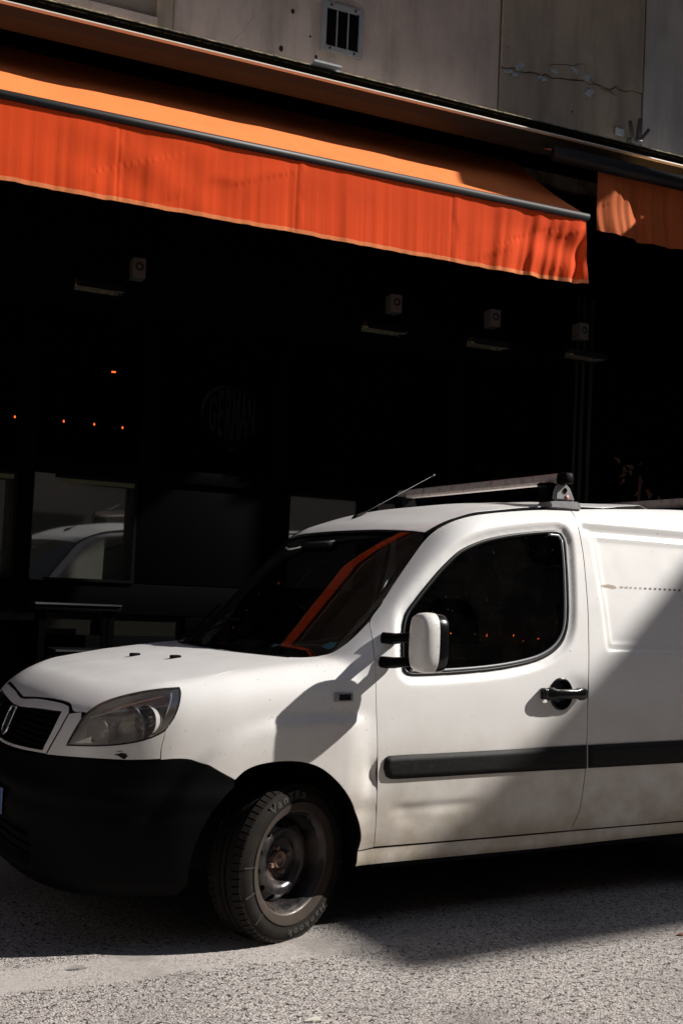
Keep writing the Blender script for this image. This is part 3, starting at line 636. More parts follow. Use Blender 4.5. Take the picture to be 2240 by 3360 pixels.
def hit(pix):                                         # traced points of the photograph -> points on the body
    d = np.array([ray(p) for p in pix]); p, ok = cast(CAM[None], d, 2.2, 7.0, 500); return p, ok

# --- domains: flat 2-D <-> body
class Side:
    def to2(s, p): return np.stack([p[:, 0], p[:, 2]], -1)
    def to3(s, q): return cast(np.stack([q[:, 0], np.full(len(q), -1.15), q[:, 1]], -1), np.array([[0, 1, 0]]), 0, 1.1, 160)[0]
class Top:
    def to2(s, p): return np.stack([p[:, 0], p[:, 1]], -1)
    def to3(s, q): return cast(np.stack([q[:, 0], q[:, 1], np.full(len(q), 2.1)], -1), np.array([[0, 0, -1]]), 0, 1.7, 260)[0]
class Cyl:
    ax, R = -.05, .8
    def to2(s, p): return np.stack([np.arctan2(-p[:, 1], -(p[:, 0]-s.ax))*s.R, p[:, 2]], -1)
    def to3(s, q):
        th = q[:, 0]/s.R; d = np.stack([np.cos(th), np.sin(th), 0*th], -1); o = np.stack([s.ax-1.4*d[:, 0], -1.4*d[:, 1], q[:, 1]], -1)
        return cast(o, d, 0, 1.3, 200)[0]
class Obl:                                            # parallel projection along any direction d
    def __init__(s, d, back):
        s.d = np.array(d, float); s.d /= np.linalg.norm(s.d); s.e1 = np.array((1., 0, 0)) if abs(s.d[0]) < .1 else np.array((0, 1., 0)); s.e2 = np.cross(s.d, s.e1); s.back = back
    def to2(s, p): return np.stack([p @ s.e1, p @ s.e2], -1)
    def to3(s, q): return cast(q[:, :1]*s.e1 + q[:, 1:]*s.e2 - s.d*s.back, s.d[None], 0, 2*s.back, 320)[0]
SIDE, TOP, CYL = Side(), Top(), Cyl()
WING, NOSE = Obl((0, .80, -.60), 2.2), Obl((.50, 0, -.866), 2.2)
def inside(poly, q):
    x, y = q[:, 0], q[:, 1]; r = np.zeros(len(q), bool); n = len(poly)
    for i in range(n):
        x1, y1 = poly[i]; x2, y2 = poly[(i+1) % n]
        if y1 == y2: continue
        c = ((y1 > y) != (y2 > y)) & (x < (x2-x1)*(y-y1)/(y2-y1)+x1); r ^= c
    return r
def resample(poly, ds, closed=True, corner=38):
    P = [np.asarray(p, float) for p in poly]; n = len(P); out = []
    def is_c(i):
        if not closed and i in (0, n-1): return True
        a = P[i]-P[i-1]; b = P[(i+1) % n]-P[i]; c = np.dot(a, b)/(np.linalg.norm(a)*np.linalg.norm(b)+1e-12); return math.degrees(math.acos(max(-1, min(1, c)))) > corner
    cs = [is_c(i) for i in range(n)]
    for i in range(n if closed else n-1):
        p1, p2 = P[i], P[(i+1) % n]; L = np.linalg.norm(p2-p1); m = max(1, int(round(L/ds)))
        t1 = (p2-p1) if cs[i] else (p2-P[i-1])*L/(np.linalg.norm(p2-p1)+np.linalg.norm(p1-P[i-1])+1e-9)
        t2 = (p2-p1) if cs[(i+1) % n] else (P[(i+2) % n]-p1)*L/(np.linalg.norm(p2-p1)+np.linalg.norm(P[(i+2) % n]-p2)+1e-9)
        for k in range(m):
            s = k/m; h = (2*s**3-3*s**2+1)*p1+(s**3-2*s**2+s)*t1+(-2*s**3+3*s**2)*p2+(s**3-s**2)*t2; out.append(h)
    if not closed: out.append(P[-1])
    return np.array(out)
def shrink(poly, e):                                  # offset a closed outline inwards by e
    P = np.asarray(poly); a = np.roll(P, 1, 0); b = np.roll(P, -1, 0); t = b-a; t /= np.linalg.norm(t, axis=1, keepdims=True)+1e-12
    ar = .5*np.sum(P[:, 0]*b[:, 1]-b[:, 0]*P[:, 1]); nrm = np.stack([-t[:, 1], t[:, 0]], -1)*(1 if ar > 0 else -1); return P+nrm*e
def triangulate(outer, holes, sp):
    pts = [tuple(p) for p in outer]; ed = [(i, (i+1) % len(outer)) for i in range(len(outer))]; base = len(pts)
    for h in holes:
        pts += [tuple(p) for p in h]; ed += [(base+i, base+(i+1) % len(h)) for i in range(len(h))]; base = len(pts)
    mn, mx = outer.min(0), outer.max(0); gx = np.arange(mn[0]+sp/2, mx[0], sp); gy = np.arange(mn[1]+sp/2, mx[1], sp*.9)
    g = np.array([(x+(sp/2 if j % 2 else 0), y) for j, y in enumerate(gy) for x in gx]) if len(gx) and len(gy) else np.zeros((0, 2))
    if len(g):
        ok = inside(outer, g)
        for h in holes: ok &= ~inside(h, g)
        g = g[ok]
        bd = np.concatenate([outer]+list(holes)); keep = np.ones(len(g), bool)
        for i in range(0, len(g), 400):
            d2 = ((g[i:i+400, None]-bd[None])**2).sum(-1).min(1); keep[i:i+400] = d2 > (sp*.45)**2
        pts += [tuple(p) for p in g[keep]]
    v, e, f, *_ = delaunay_2d_cdt([Vector(p) for p in pts], ed, [], 0, 1e-7)
    v = np.array([tuple(p) for p in v]); f = np.array([tuple(t) for t in f if len(t) == 3]); c = v[f].mean(1); ok = inside(outer, c)
    for h in holes: ok &= ~inside(h, c)
    return v, f[ok]
def build_panel(name, dom, outer, material, parent, holes=(), sp=.03, ds=.012, off=0.0, rim=.014, gap=.0026, disp=None, mirror=None, corner=38):
    """cut a panel with a traced 2-D outline from the body; edges are turned inwards by rim"""
    o2 = resample(outer, ds, True, corner); o2 = shrink(o2, gap) if gap else o2
    hs = [resample(h, ds, True, corner) for h in holes]
    v2, f = triangulate(o2, hs, sp); p = dom.to3(v2); n = grad(p); n0 = n
    if disp is not None: p = p + n*disp(p)[:, None]
    p = p + n*off
    a = p[f[:, 0]]; nn = np.cross(p[f[:, 1]]-a, p[f[:, 2]]-a); fl = (nn*n[f[:, 0]]).sum(1) < 0; f[fl] = f[fl][:, ::-1]
    if disp is not None:
        e = 4e-3                                       # normals of the displaced sheet
        n2 = np.zeros_like(p); fn = np.cross(p[f[:, 1]]-p[f[:, 0]], p[f[:, 2]]-p[f[:, 0]])
        for k in range(3): np.add.at(n2, f[:, k], fn)
        n = n2/np.maximum(np.linalg.norm(n2, axis=1, keepdims=True), 1e-12)
    V = [p]; N = [n]; F = [tuple(t) for t in f]; nb = len(p)
    if rim:
        cnt = {}
        for t in f:
            for i in range(3): k = (t[i], t[(i+1) % 3]); cnt[k] = 1
        be = [k for k in cnt if (k[1], k[0]) not in cnt]
        ids = sorted({i for e_ in be for i in e_}); mp = {i: j for j, i in enumerate(ids)}; P = p[ids]; Nn = n0[ids]; m_ = len(ids)
        out = np.zeros((m_, 3))
        for a_, b_ in be:
            t = p[b_]-p[a_]; q = np.cross(t, n0[a_]); L = np.linalg.norm(q)+1e-12; out[mp[a_]] += q/L; out[mp[b_]] += q/L
        out /= np.linalg.norm(out, axis=1, keepdims=True)+1e-9
        V += [P - Nn*.0016 + out*.0012, P - Nn*rim + out*.0012]; N += [(out+Nn*.4)/np.linalg.norm(out+Nn*.4, axis=1, keepdims=True), out]
        for a_, b_ in be:
            i, j = mp[a_], mp[b_]; F += [(a_, nb+i, nb+j, b_), (nb+i, nb+m_+i, nb+m_+j, nb+j)]
    V = np.concatenate(V); N = np.concatenate(N)
    res = []
    for s in ((-1, 1) if mirror else (-1,)):
        if s == -1: VV, NN, FF = V, N, F
        else: VV, NN, FF = V*[1, -1, 1], N*[1, -1, 1], [tuple(reversed(t)) for t in F]
        ob = mesh_obj(name, VV, FF, material, parent if s == -1 else (mirror if mirror is not True else parent), True, None, NN); res.append(ob)
        if rim and material == 'white_paint':          # the turned-in edge sits in the dark of the joint
            ob.data.materials.append(MATS['seal_rubber']); mi = np.zeros(len(FF), int); mi[len(f)+1::2] = 1; ob.data.polygons.foreach_set('material_index', mi)
    return res if mirror else res[0]
def h2(dom, pix): return dom.to2(hit(pix)[0])

van = empty('van', (1.2, 0, 0), 'white panel van with roof bars, dirty and dented, parked before the bar', 'van')
# ---- traced outlines (pixels of the 1568 x 2352 view)
door_front = [(847, 1428), (853, 1460), (859, 1510), (863, 1600), (866, 1700), (866, 1800), (862, 1900), (858, 1946)]
door_rear = [(1307, 1169), (1318, 1185), (1328, 1215), (1338, 1270), (1345, 1340), (1350, 1420), (1351.5, 1500), (1350, 1600), (1347, 1700), (1340, 1800), (1330, 1860), (1317, 1893), (1308, 1908)]
pillar = [(847, 1428), (872, 1388), (900, 1343), (940, 1284), (978, 1234), (1010, 1209), (1050, 1192), (1100, 1181), (1200, 1172), (1307, 1169)]
ws_side = [(727, 1508), (760, 1500), (790, 1482), (818, 1458), (847, 1428)]
hood_seam = [(727, 1508), (640, 1519), (560, 1534), (480, 1556), (412, 1577)]
lamp_rear = [(412, 1577), (416, 1590), (412, 1620), (400, 1650), (381, 1677)]
lamp_low = [(381, 1677), (355, 1692), (310, 1705), (250, 1712.5), (152, 1712)]
lamp_in = [(152, 1712), (165, 1687), (187, 1650)]
lamp_top = [(187, 1650), (200, 1636), (230, 1615), (270, 1600), (320, 1588), (370, 1580.5), (412, 1577)]
bump_seam = [(381, 1677), (378, 1693), (372, 1715), (370, 1745)]
bump_top = [(370, 1745), (440, 1745), (472, 1755), (505, 1772), (540, 1791)]
arch = [(540, 1791), (562, 1771), (590, 1758), (630, 1750), (665, 1748), (700, 1751), (735, 1763), (766, 1786), (795, 1820), (815, 1860), (828, 1905), (829, 1930), (822, 1954)]
J = lambda *ls: [p for i, l in enumerate(ls) for p in (l if i == 0 else l[1:])]
# ---- front wing
fender_px = J(hood_seam[::-1], [(727, 1508)] + ws_side[1:], door_front, [(858, 1946), (822, 1954)], arch[::-1], bump_top[::-1], bump_seam[::-1], lamp_rear[::-1])[:-1]
def dent(p):                                          # small knocks in the rear lower corner of the wing
    x, z = p[:, 0], p[:, 2]
    return -.018*np.exp(-((x-.335)/.030)**2-((z-.62)/.045)**2) + .007*np.exp(-((x-.28)/.04)**2-((z-.54)/.03)**2) - .007*np.exp(-((x-.31)/.05)**2-((z-.485)/.016)**2)
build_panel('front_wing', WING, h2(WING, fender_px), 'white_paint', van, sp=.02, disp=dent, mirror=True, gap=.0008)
# ---- door
win_px = [(931, 1540), (927, 1500), (928, 1440), (935, 1405), (960, 1368), (990, 1331), (1020, 1298), (1060, 1264), (1110, 1241), (1160, 1229), (1220, 1221), (1278, 1217.5), (1292, 1222), (1301, 1240), (1306, 1290), (1309, 1350), (1309, 1418), (1305, 1450), (1294, 1476), (1268, 1501), (1228, 1520), (1150, 1537), (1050, 1547), (965, 1551), (941, 1549)]
door_px = J(pillar, door_rear, [(1308, 1908), (858, 1946)], door_front[::-1])[:-1]
door2 = h2(SIDE, door_px); win2 = h2(SIDE, win_px)
def door_disp(p):
    x, z = p[:, 0], p[:, 2]; d = 0
    w = resample(win2, .012); dist = np.full(len(p), 1.0); q = np.stack([x, z], -1)
    for i in range(0, len(q), 500): dist[i:i+500] = np.sqrt(((q[i:i+500, None]-w[None])**2).sum(-1).min(1))
    d = -.016*(1-sstep(.008, .040, dist))             # turned-in lip round the window
    d = d - .007*np.exp(-((z-.47-.01*x)/.020)**2)*sstep(.40, .5, x)*(1-sstep(.75, .95, x))   # long shallow dent
    d = d - .006*np.exp(-((x-.52)/.06)**2-((z-.44)/.03)**2)
    d = d - .009*np.exp(-(((x-1.335)/.085)**2+((z-.925)/.075)**2)**2)                      # finger well behind the handle
    return d
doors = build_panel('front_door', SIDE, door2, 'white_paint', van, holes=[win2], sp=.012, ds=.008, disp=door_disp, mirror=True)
for d_ in doors:
    s = 1 if d_ is doors[1] else -1
    def mm(o):
        if s == 1:
            me = o.data; me.transform(Matrix.Diagonal((1, -1, 1, 1))); me.flip_normals()
        return o
    wi = resample(win2, .012); g3 = SIDE.to3(shrink(wi, .004)); gn = grad(g3)
    gl2 = build_panel('door_glass', SIDE, shrink(win2, .002), 'side_glass', None, sp=.05, off=-.024, rim=0, gap=0); gl2.parent = d_; mm(gl2)
    se_ = tube('window_seal', list(g3 - gn*.019), .0095, 'seal_rubber', d_, 6, closed=True); mm(se_)
    a_, b_ = 0, len(g3); idx = [i for i in range(len(wi)) if wi[i][1] < 1.30 and not (wi[i][0] < .62 and wi[i][1] > 1.06)]
    # bright wiped strip along the sill and rear edge of the glass
    low_ = resample(h2(SIDE, [(945, 1541), (1050, 1537), (1150, 1527), (1226, 1511), (1262, 1494), (1286, 1470), (1298, 1440), (1301, 1400), (1300, 1340), (1297, 1280), (1293, 1240), (1285, 1228), (1262, 1226)]), .015, False); l3 = SIDE.to3(low_); ln = grad(l3)
    br = tube('glass_run', list(l3 - ln*.0125), .0058, 'bright_seal', d_, 6); mm(br)
# ---- cargo side
rear_px = door_rear
rs = h2(SIDE, door_rear); zt = rs[0][1]
top_r = h2(SIDE, [(1307, 1169), (1420, 1168.5), (1560, 1171)])
sill_top = h2(SIDE, [(1308, 1908), (1450, 1896), (1566, 1886)])
zb = sill_top[-1][1]
arch_r = [(2.58+.385*math.cos(a), .30+.385*math.sin(a)) for a in np.linspace(math.pi-.05, .05, 22)]
side2 = list(rs[::-1]) + [tuple(p) for p in top_r[1:]] + [(2.6, top_r[-1][1]+.004), (3.1, top_r[-1][1]), (3.27, top_r[-1][1]-.03), (3.31, 1.6), (3.335, 1.1), (3.33, .6), (3.31, .36), (3.0, .33)] + arch_r[::-1] + [(2.19, zb)] + [tuple(p) for p in sill_top[::-1][:-1]]
def rear_disp(p):
    x, z = p[:, 0], p[:, 2]; d = stamp(x, z)
    # raised rib under the gutter
    q = np.maximum(np.abs(z-1.655)-.014, 1.475-x); d = d*1 - .011*(1-sstep(-.004, .010, q))
    return d
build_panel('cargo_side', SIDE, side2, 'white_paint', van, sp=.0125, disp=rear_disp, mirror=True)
# ---- sill
s_top = h2(SIDE, [(822, 1956), (858, 1949), (1000, 1937), (1222, 1918), (1308, 1910), (1450, 1898), (1566, 1888)])
s_bot = h2(SIDE, [(814, 1990), (900, 1980), (1100, 1961), (1222, 1950), (1400, 1930), (1566, 1913)])
sill2 = [tuple(p) for p in s_top] + [(2.19, s_top[-1][1])] + [(2.19, s_bot[-1][1]-.005)] + [tuple(p) for p in s_bot[::-1]]
def sill_disp(p): z = p[:, 2]; return .010*np.exp(-((z-.275)/.03)**2) - .004
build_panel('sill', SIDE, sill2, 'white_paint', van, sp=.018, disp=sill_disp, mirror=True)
# ---- front panels (cylindrical domain). traced near half, mirrored
panel_px = [(188, 1634), (160, 1638), (134, 1684), (107, 1733), (200, 1741), (300, 1746), (369, 1744), (372, 1715), (378, 1693), (381, 1678)] + lamp_low[1:] + lamp_in[1:]
build_panel('nose_panel', CYL, h2(CYL, panel_px), 'white_paint', van, sp=.018, mirror=True)
lamp_px = J(lamp_top, lamp_rear, lamp_low, lamp_in)[:-1]
lamp2 = h2(CYL, lamp_px)
# grille frame, whole, from mirrored halves
gf_out = h2(CYL, [(42, 1597), (90, 1602), (145, 1612), (161, 1620), (160, 1636), (134, 1682), (106, 1733), (40, 1725)])
gf_in = h2(CYL, [(40, 1619), (92, 1625.5), (143, 1632.5), (140, 1640), (118, 1684), (98, 1724), (40, 1716)])
def whole(h):                                         # close a half outline over the centre line
    h = np.array(h); h = h[np.argsort(np.arange(len(h)))]; h[0][0] = 0; h[-1][0] = 0
    m_ = h[1:-1][::-1]*[-1, 1]; return np.concatenate([h, m_])
gfo, gfi = whole(gf_out), whole(gf_in)
build_panel('grille_frame', CYL, gfo, 'white_paint', van, holes=[gfi], sp=.02, rim=.02, gap=.005)
gb = build_panel('grille', CYL, gfi, 'black_plastic', van, sp=.03, off=-.035, rim=0, gap=0)
zlo, zhi = gfi[:, 1].min(), gfi[:, 1].max()
for k in range(7):
    z = zlo+.012+(zhi-zlo-.02)*k/6.5; xs = [q for q in np.linspace(-.42, .42, 41) if inside(gfi, np.array([[q, z]]))[0]]
    if len(xs) > 3: l3 = CYL.to3(np.array([(q, z) for q in xs])); tube('grille_bar', list(l3 - grad(l3)*.022), .007, 'black_plastic', gb, 6, flat=.6)
bc, bok = hit([(31, 1665)]); bc = CYL.to3(np.array([[0.0, (zlo+zhi)/2+.0]]))[0]; bn = grad(bc[None])[0]
bu = np.cross((0, 0, 1), bn); bu /= np.linalg.norm(bu); bv = np.cross(bn, bu)
BM_ = frame(bc-bn*.012, bu, bv, bn)
def rr_shield(s): return [(s*.040*math.copysign(abs(math.cos(a))**.55, math.cos(a)), s*.058*math.copysign(abs(math.sin(a))**.6, math.sin(a))) for a in np.linspace(0, 2*math.pi, 33)[:-1]]
def plate_from(name, pts, z0, z1, M, material, parent):
    n = len(pts); V = [M @ Vector((x, y, z0)) for x, y in pts] + [M @ Vector((x, y, z1)) for x, y in pts]
    return mesh_obj(name, V, [tuple(range(n, 2*n))] + [(i, (i+1) % n, n+(i+1) % n, n+i) for i in range(n)], material, parent)
eb = plate_from('emblem', rr_shield(.92), 0, .012, BM_, 'leaf_dry', van); eb.data.materials[0] = MATS['heater_dark']
tube('emblem_rim', [BM_ @ Vector((x, y, .012)) for x, y in rr_shield(1.0)], .0055, 'chrome', eb, 8, closed=True, up=bn)
for k in range(4):
    x = -.024+.016*k; M = BM_ @ Matrix.Translation((x, 0, .013)); bm = bmesh.new(); add_box(bm, (0, 0, 0), (.004, .05, .003), M); bm_obj('emblem_bar', bm, 'satin_metal', eb)
# ---- bumper
btop = h2(CYL, [(5, 1719), (40, 1727), (106, 1736), (200, 1743.5), (300, 1748.5), (369, 1747), (440, 1747.5), (472, 1757), (505, 1774), (538, 1792)])
btop = np.array(btop); btop = btop[btop[:, 0] >= 0]; btop = np.concatenate([[[0, btop[0][1]]], btop])
thE = btop[-1][0]; fa = []                           # front edge of the wheel arch, down to the skirt
for a in np.linspace(math.radians(124), math.radians(186), 12)[1:]: 
    x, z = -.0+.40*math.cos(a), .30+.40*math.sin(a); p = SIDE.to3(np.array([[x, z]])); fa.append(CYL.to2(p)[0])
half = np.concatenate([btop, fa, [[fa[-1][0]-.02, .225], [.9, .21], [.6, .205], [.3, .20], [0, .20]]])
bw = np.concatenate([half, half[1:-1][::-1]*[-1, 1]])
def bump_disp(p):
    y, z = np.abs(p[:, 1]), p[:, 2]; s = .014*sstep(.20, .26, z)*(1-sstep(.56, .62, z))
    q = np.maximum(np.abs(z-.335)-.055, y-.42); return s - .03*(1-sstep(-.01, .01, q)) - .006*np.exp(-((z-.52)/.012)**2)
bump = build_panel('bumper', CYL, bw, 'black_plastic', van, sp=.026, disp=bump_disp, rim=.03, gap=.001, corner=50)
for k in range(3):
    l3 = CYL.to3(np.array([(q, .30+.035*k) for q in np.linspace(-.38, .38, 25)])); tube('intake_bar', list(l3-grad(l3)*.012), .006, 'black_plastic', bump, 6)
pc, ok = hit([(20, 1808), (20, 1870)]); pn = grad(pc.mean(0)[None])[0]; pn[2] = 0; pn /= np.linalg.norm(pn); pu = np.cross((0, 0, 1), pn)  # pu points to the far side of the bumper
pu = pu if pu[1] > 0 else -pu
PM = frame(pc.mean(0)+pn*.022, pu, (0, 0, 1), np.cross(pu, (0, 0, 1)))
sgn = 1 if np.dot(np.cross(pu, (0, 0, 1)), pn) > 0 else -1
ph = abs(pc[0][2]-pc[1][2])/2
lp = plate_from('number_plate', [(0, -ph), (.5, -ph), (.5, ph), (0, ph)], -.004, .002*sgn, PM, 'plate_white', bump)
plate_from('plate_band', [(0.002, -ph+.002), (.040, -ph+.002), (.040, ph-.002), (.002, ph-.002)], .002*sgn, .0032*sgn, PM, 'plate_blue', lp) if False else None
pb = plate_from('plate_band', [(0.002, -ph+.002), (.040, -ph+.002), (.040, ph-.002), (.002, ph-.002)], -.003, .0036*sgn, PM, 'plate_blue', bump)
text_mesh('plate_letter', 'N', .105, PM @ Matrix.Translation((.085, 0, .005*sgn)) @ Matrix.Diagonal((sgn, 1, 1, 1)) if False else frame(np.array(PM @ Vector((.078, 0, .0045*sgn))), -pu if np.dot(np.cross(-pu, (0, 0, 1)), pn) > 0 else pu, (0, 0, 1), pn), 'plate_ink', bump, sx=.8)
# ---- bonnet: traced near edge, closed over the centre line
hf = hit([(187, 1633.5), (172, 1633), (166, 1626), (165, 1618), (158, 1612), (146, 1608), (90, 1599.5), (42, 1594)])[0]
wsb = TOP.to3(np.array([(.075, -.55), (.008, -.35), (-.026, -.15), (-.035, 0)]))
near = np.concatenate([[[hf[-1][0]-.002, 0, hf[-1][2]]], hf[::-1], hit(lamp_top[1:])[0], hit(hood_seam[::-1][1:])[0], wsb])
near = np.array([p for i, p in enumerate(near) if i == 0 or np.linalg.norm(p-near[i-1]) > .004]); near[:, 1] = np.minimum(near[:, 1], 0); near[-1][1] = 0
hw = NOSE.to2(np.concatenate([near, near[1:-1][::-1]*[1, -1, 1]]))
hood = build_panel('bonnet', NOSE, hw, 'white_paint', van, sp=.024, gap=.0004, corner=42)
for p in ((403, 1511), (310, 1506)):
    q = hit([p])[0][0]; n = grad(q[None])[0]; M = frame(q, (0, -1, 0), (1, 0, 0), (0, 0, 1)); bm = bmesh.new(); add_box(bm, (0, .0, .004), (.024, .045, .016), M, .006); bm_obj('washer_nozzle', bm, 'black_plastic', hood, True, 40)
# ---- windscreen with black border, roof
roof_front = h2(TOP, [(975, 1221), (930, 1218), (870, 1217), (800, 1219), (730, 1226)])
wnear = h2(TOP, [(730, 1506), (760, 1498), (790, 1480), (818, 1456), (845, 1426), (872, 1386), (900, 1341), (940, 1282), (972, 1231)])
rfx = table_fn([0, .2, .4, .55, .68], [roof_front[:, 0].min(), roof_front[:, 0].min()+.006, roof_front[:, 0].min()+.03, .60, .66], .05)
rfh = h2(TOP, [(968, 1224), (945, 1221), (915, 1219), (885, 1217.8), (850, 1217.5), (815, 1218.5)])
rfh = np.array([p for p in rfh if p[1] < -.06]); rf_mid = [p for p in rfh] + [np.array((rfh[-1][0]-.004, 0.0))]
wh = np.array([np.array((-.03, 0.0)), np.array((-.026, -.15)), np.array((.013, -.35)), np.array((.080, -.55))] + list(wnear) + rf_mid)
ww = np.concatenate([wh, wh[1:-1][::-1]*[1, -1]])
ws_o = build_panel('windscreen', TOP, ww, 'windscreen_glass', van, sp=.06, off=-.006, rim=0, gap=0, corner=42)
inner = shrink(resample(ww, .02, True, 42), .032)
wb = build_panel('screen_border', TOP, ww, 'gloss_black', ws_o, holes=[inner], sp=.05, off=-.0085, rim=0, gap=0, corner=42)
# roof skin between the gutters
rside = h2(TOP, [(978, 1226), (1012, 1205), (1052, 1188), (1100, 1177.5), (1200, 1168.5), (1307, 1165.5), (1420, 1165), (1560, 1168)])
yr = rside[-1][1]
rh = [p + np.array((.004, 0)) for p in rf_mid[::-1]] + [p + np.array((.0, .014)) for p in rside] + [np.array((2.8, yr+.014)), np.array((3.2, yr+.03)), np.array((3.26, yr+.12)), np.array((3.29, -.3)), np.array((3.30, 0))]
rh = np.array(rh); rw = np.concatenate([rh, rh[1:-1][::-1]*[1, -1]])
def roof_disp(p): return .004*np.sin(np.clip(np.abs(p[:, 1])*22, 0, 9.4))*sstep(1.3, 1.5, p[:, 0])
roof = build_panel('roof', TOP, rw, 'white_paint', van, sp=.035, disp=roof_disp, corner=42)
for s in (-1, 1):
    l3 = hit([(838, 1440), (872, 1387), (900, 1342), (940, 1283), (978, 1231), (1010, 1207), (1050, 1190), (1100, 1179), (1200, 1170), (1307, 1167), (1420, 1167), (1560, 1170)])[0]
    l3 = resample(l3, .03, False); l3 = np.concatenate([l3, [[2.8, l3[-1][1]-.002, l3[-1][2]+.004], [3.2, l3[-1][1]+.02, l3[-1][2]-.005]]]); n = grad(l3)
    tube('roof_gutter', list((l3-n*.001)*[1, -s*-1 if s == -1 else -1, 1]), .0105, 'seal_rubber', van, 6, flat=.7)
# ---- rear doors, floor, bulkhead, far darkness
def yz_section(x, n=40): 
    zs = np.linspace(.26, ROOFE(x)+.02, n); p = SIDE.to3(np.array([(x, z) for z in zs])); return p
sec = yz_section(3.30); V = [tuple(p) for p in sec] + [(p[0], -p[1], p[2]) for p in sec[::-1]]
rd = [mesh_obj('rear_door', [(3.335, y*s, z) for y, z in ((-.01, .36), (-.72, .36), (-.76, .8), (-.70, 1.45), (-.60, 1.74), (-.01, 1.78))], [(0, 1, 2, 3, 4, 5)], 'white_paint', van) for s in (1, -1)]
box('floor', (1.9, 0, .24), (2.8, 1.36, .06), 'interior_dark', van); box('bulkhead', (1.42, 0, .98), (.03, 1.42, 1.40), 'interior_dark', van)
box('engine_bay', (-.12, 0, .52), (1.0, 1.1, .56), 'interior_dark', van); box('rear_bumper', (3.36, 0, .45), (.09, 1.5, .24), 'black_plastic', van, None, .03)
bm = bmesh.new(); add_box(bm, (0, 0, 0), (.52, 1.36, .20), Matrix.Translation((.26, 0, .92)) @ Matrix.Rotation(-.10, 4, 'Y'), .05); add_box(bm, (0, 0, 0), (.34, .44, .10), Matrix.Translation((.30, -.36, 1.04)), .04); bm_obj('dashboard', bm, 'interior_dark', van, True, 40)
SW = Matrix.Translation((.52, -.36, 1.05)) @ Matrix.Rotation(math.radians(-62), 4, 'Y'); tube('steering_wheel', [SW @ Vector((.185*math.cos(a), .185*math.sin(a), 0)) for a in np.linspace(0, 2*math.pi, 33)[:-1]], .014, 'interior_dark', van, 8, closed=True)
for y in (-.36, .36):
    bm = bmesh.new(); add_box(bm, (.98, y, .66), (.5, .5, .16), None, .05); add_box(bm, (0, 0, 0), (.14, .48, .62), Matrix.Translation((1.24, y, .98)) @ Matrix.Rotation(.14, 4, 'Y'), .05); st = bm_obj('seat', bm, 'seat_cloth', van, True, 40)
tube('rear_view_mirror', [(.52, -.02, 1.53), (.52, -.12, 1.53), (.52, .12, 1.53)][1:], .03, 'interior_dark', van, 10, flat=.8)
wp = TOP.to3(np.array([(.03, .46), (.08, .30), (.10, .10), (.10, -.08)])); tube('wiper', list(wp+grad(wp)*.012), .006, 'black_plastic', van, 6)
wp = TOP.to3(np.array([(.06, .55), (.16, .58), (.30, .57)])); tube('wiper', list(wp+grad(wp)*.012), .006, 'black_plastic', van, 6)
cw = TOP.to3(np.array([(-.045+.195*(abs(y)/.70)**2.1, y) for y in np.linspace(-.58, .58, 41)])); tube('cowl_strip', list(cw - grad(cw)*.012), .014, 'seal_rubber', van, 8)
# stickers inside the glass
for k, px in enumerate(([(738, 1483), (757, 1471), (772, 1474), (765, 1484), (752, 1489)], [(624, 1476), (633, 1475), (632, 1478), (625, 1478)])):
    p = hit(px)[0]; p = p - grad(p)*.0072; mesh_obj('sticker', p, [tuple(range(len(p)))], 'teal_sticker', ws_o)
# ---- mouldings
def moulding(pxl, parent, name='side_moulding'):
    pl2 = h2(SIDE, pxl); o = []
    return pl2
mo = h2(SIDE, [(884, 1742), (893, 1737), (1000, 1731), (1150, 1723), (1344, 1712), (1344, 1764), (1150, 1774), (1000, 1783), (897, 1788), (886, 1783), (881, 1764)])
bp_ = lambda p: None
def mould_disp(c0):
    def f(p):
        q = np.stack([p[:, 0], p[:, 2]], -1); w = resample(c0, .004); dist = np.full(len(p), 1.0)
        for i in range(0, len(q), 500): dist[i:i+500] = np.sqrt(((q[i:i+500, None]-w[None])**2).sum(-1).min(1))
        return .006+.011*sstep(-.004, .018, dist)
    return f
build_panel('side_moulding', SIDE, mo, 'dusty_plastic', van, sp=.008, ds=.006, disp=mould_disp(mo), rim=.02, gap=0, mirror=True)
m2 = h2(SIDE, [(1350, 1712), (1566, 1701), (1566, 1751), (1350, 1763)]); m2 = np.array([m2[0], m2[1], (2.17, m2[1][1]), (2.17, m2[2][1]), m2[2], m2[3]])
build_panel('side_moulding', SIDE, m2, 'dusty_plastic', van, sp=.009, ds=.006, disp=mould_disp(m2), rim=.02, gap=0, mirror=True)
# ---- side repeater
ip = hit([(788, 1602)])[0][0]; n = grad(ip[None])[0]; ux = np.array((1, 0, 0)) - n*n[0]; ux /= np.linalg.norm(ux); uz = np.cross(n, ux) if np.cross(n, ux)[2] > 0 else -np.cross(n, ux)
for s in (-1, 1):
    S = Matrix.Diagonal((1, -s, 1, 1)); M = frame(ip, ux, uz, n)
    bm = bmesh.new(); add_box(bm, (0, 0, .002), (.082, .033, .012), M, .006, 3); bmesh.ops.transform(bm, matrix=S, verts=bm.verts); rp_ = bm_obj('side_repeater', bm, 'rack_plastic', van, True, 40)
    for k in range(6):
        bm = bmesh.new(); add_box(bm, (.004, -.010+.004*k, .009), (.05, .0022, .003), M); bmesh.ops.transform(bm, matrix=S, verts=bm.verts); bm_obj('lens_rib', bm, 'gloss_black', rp_)
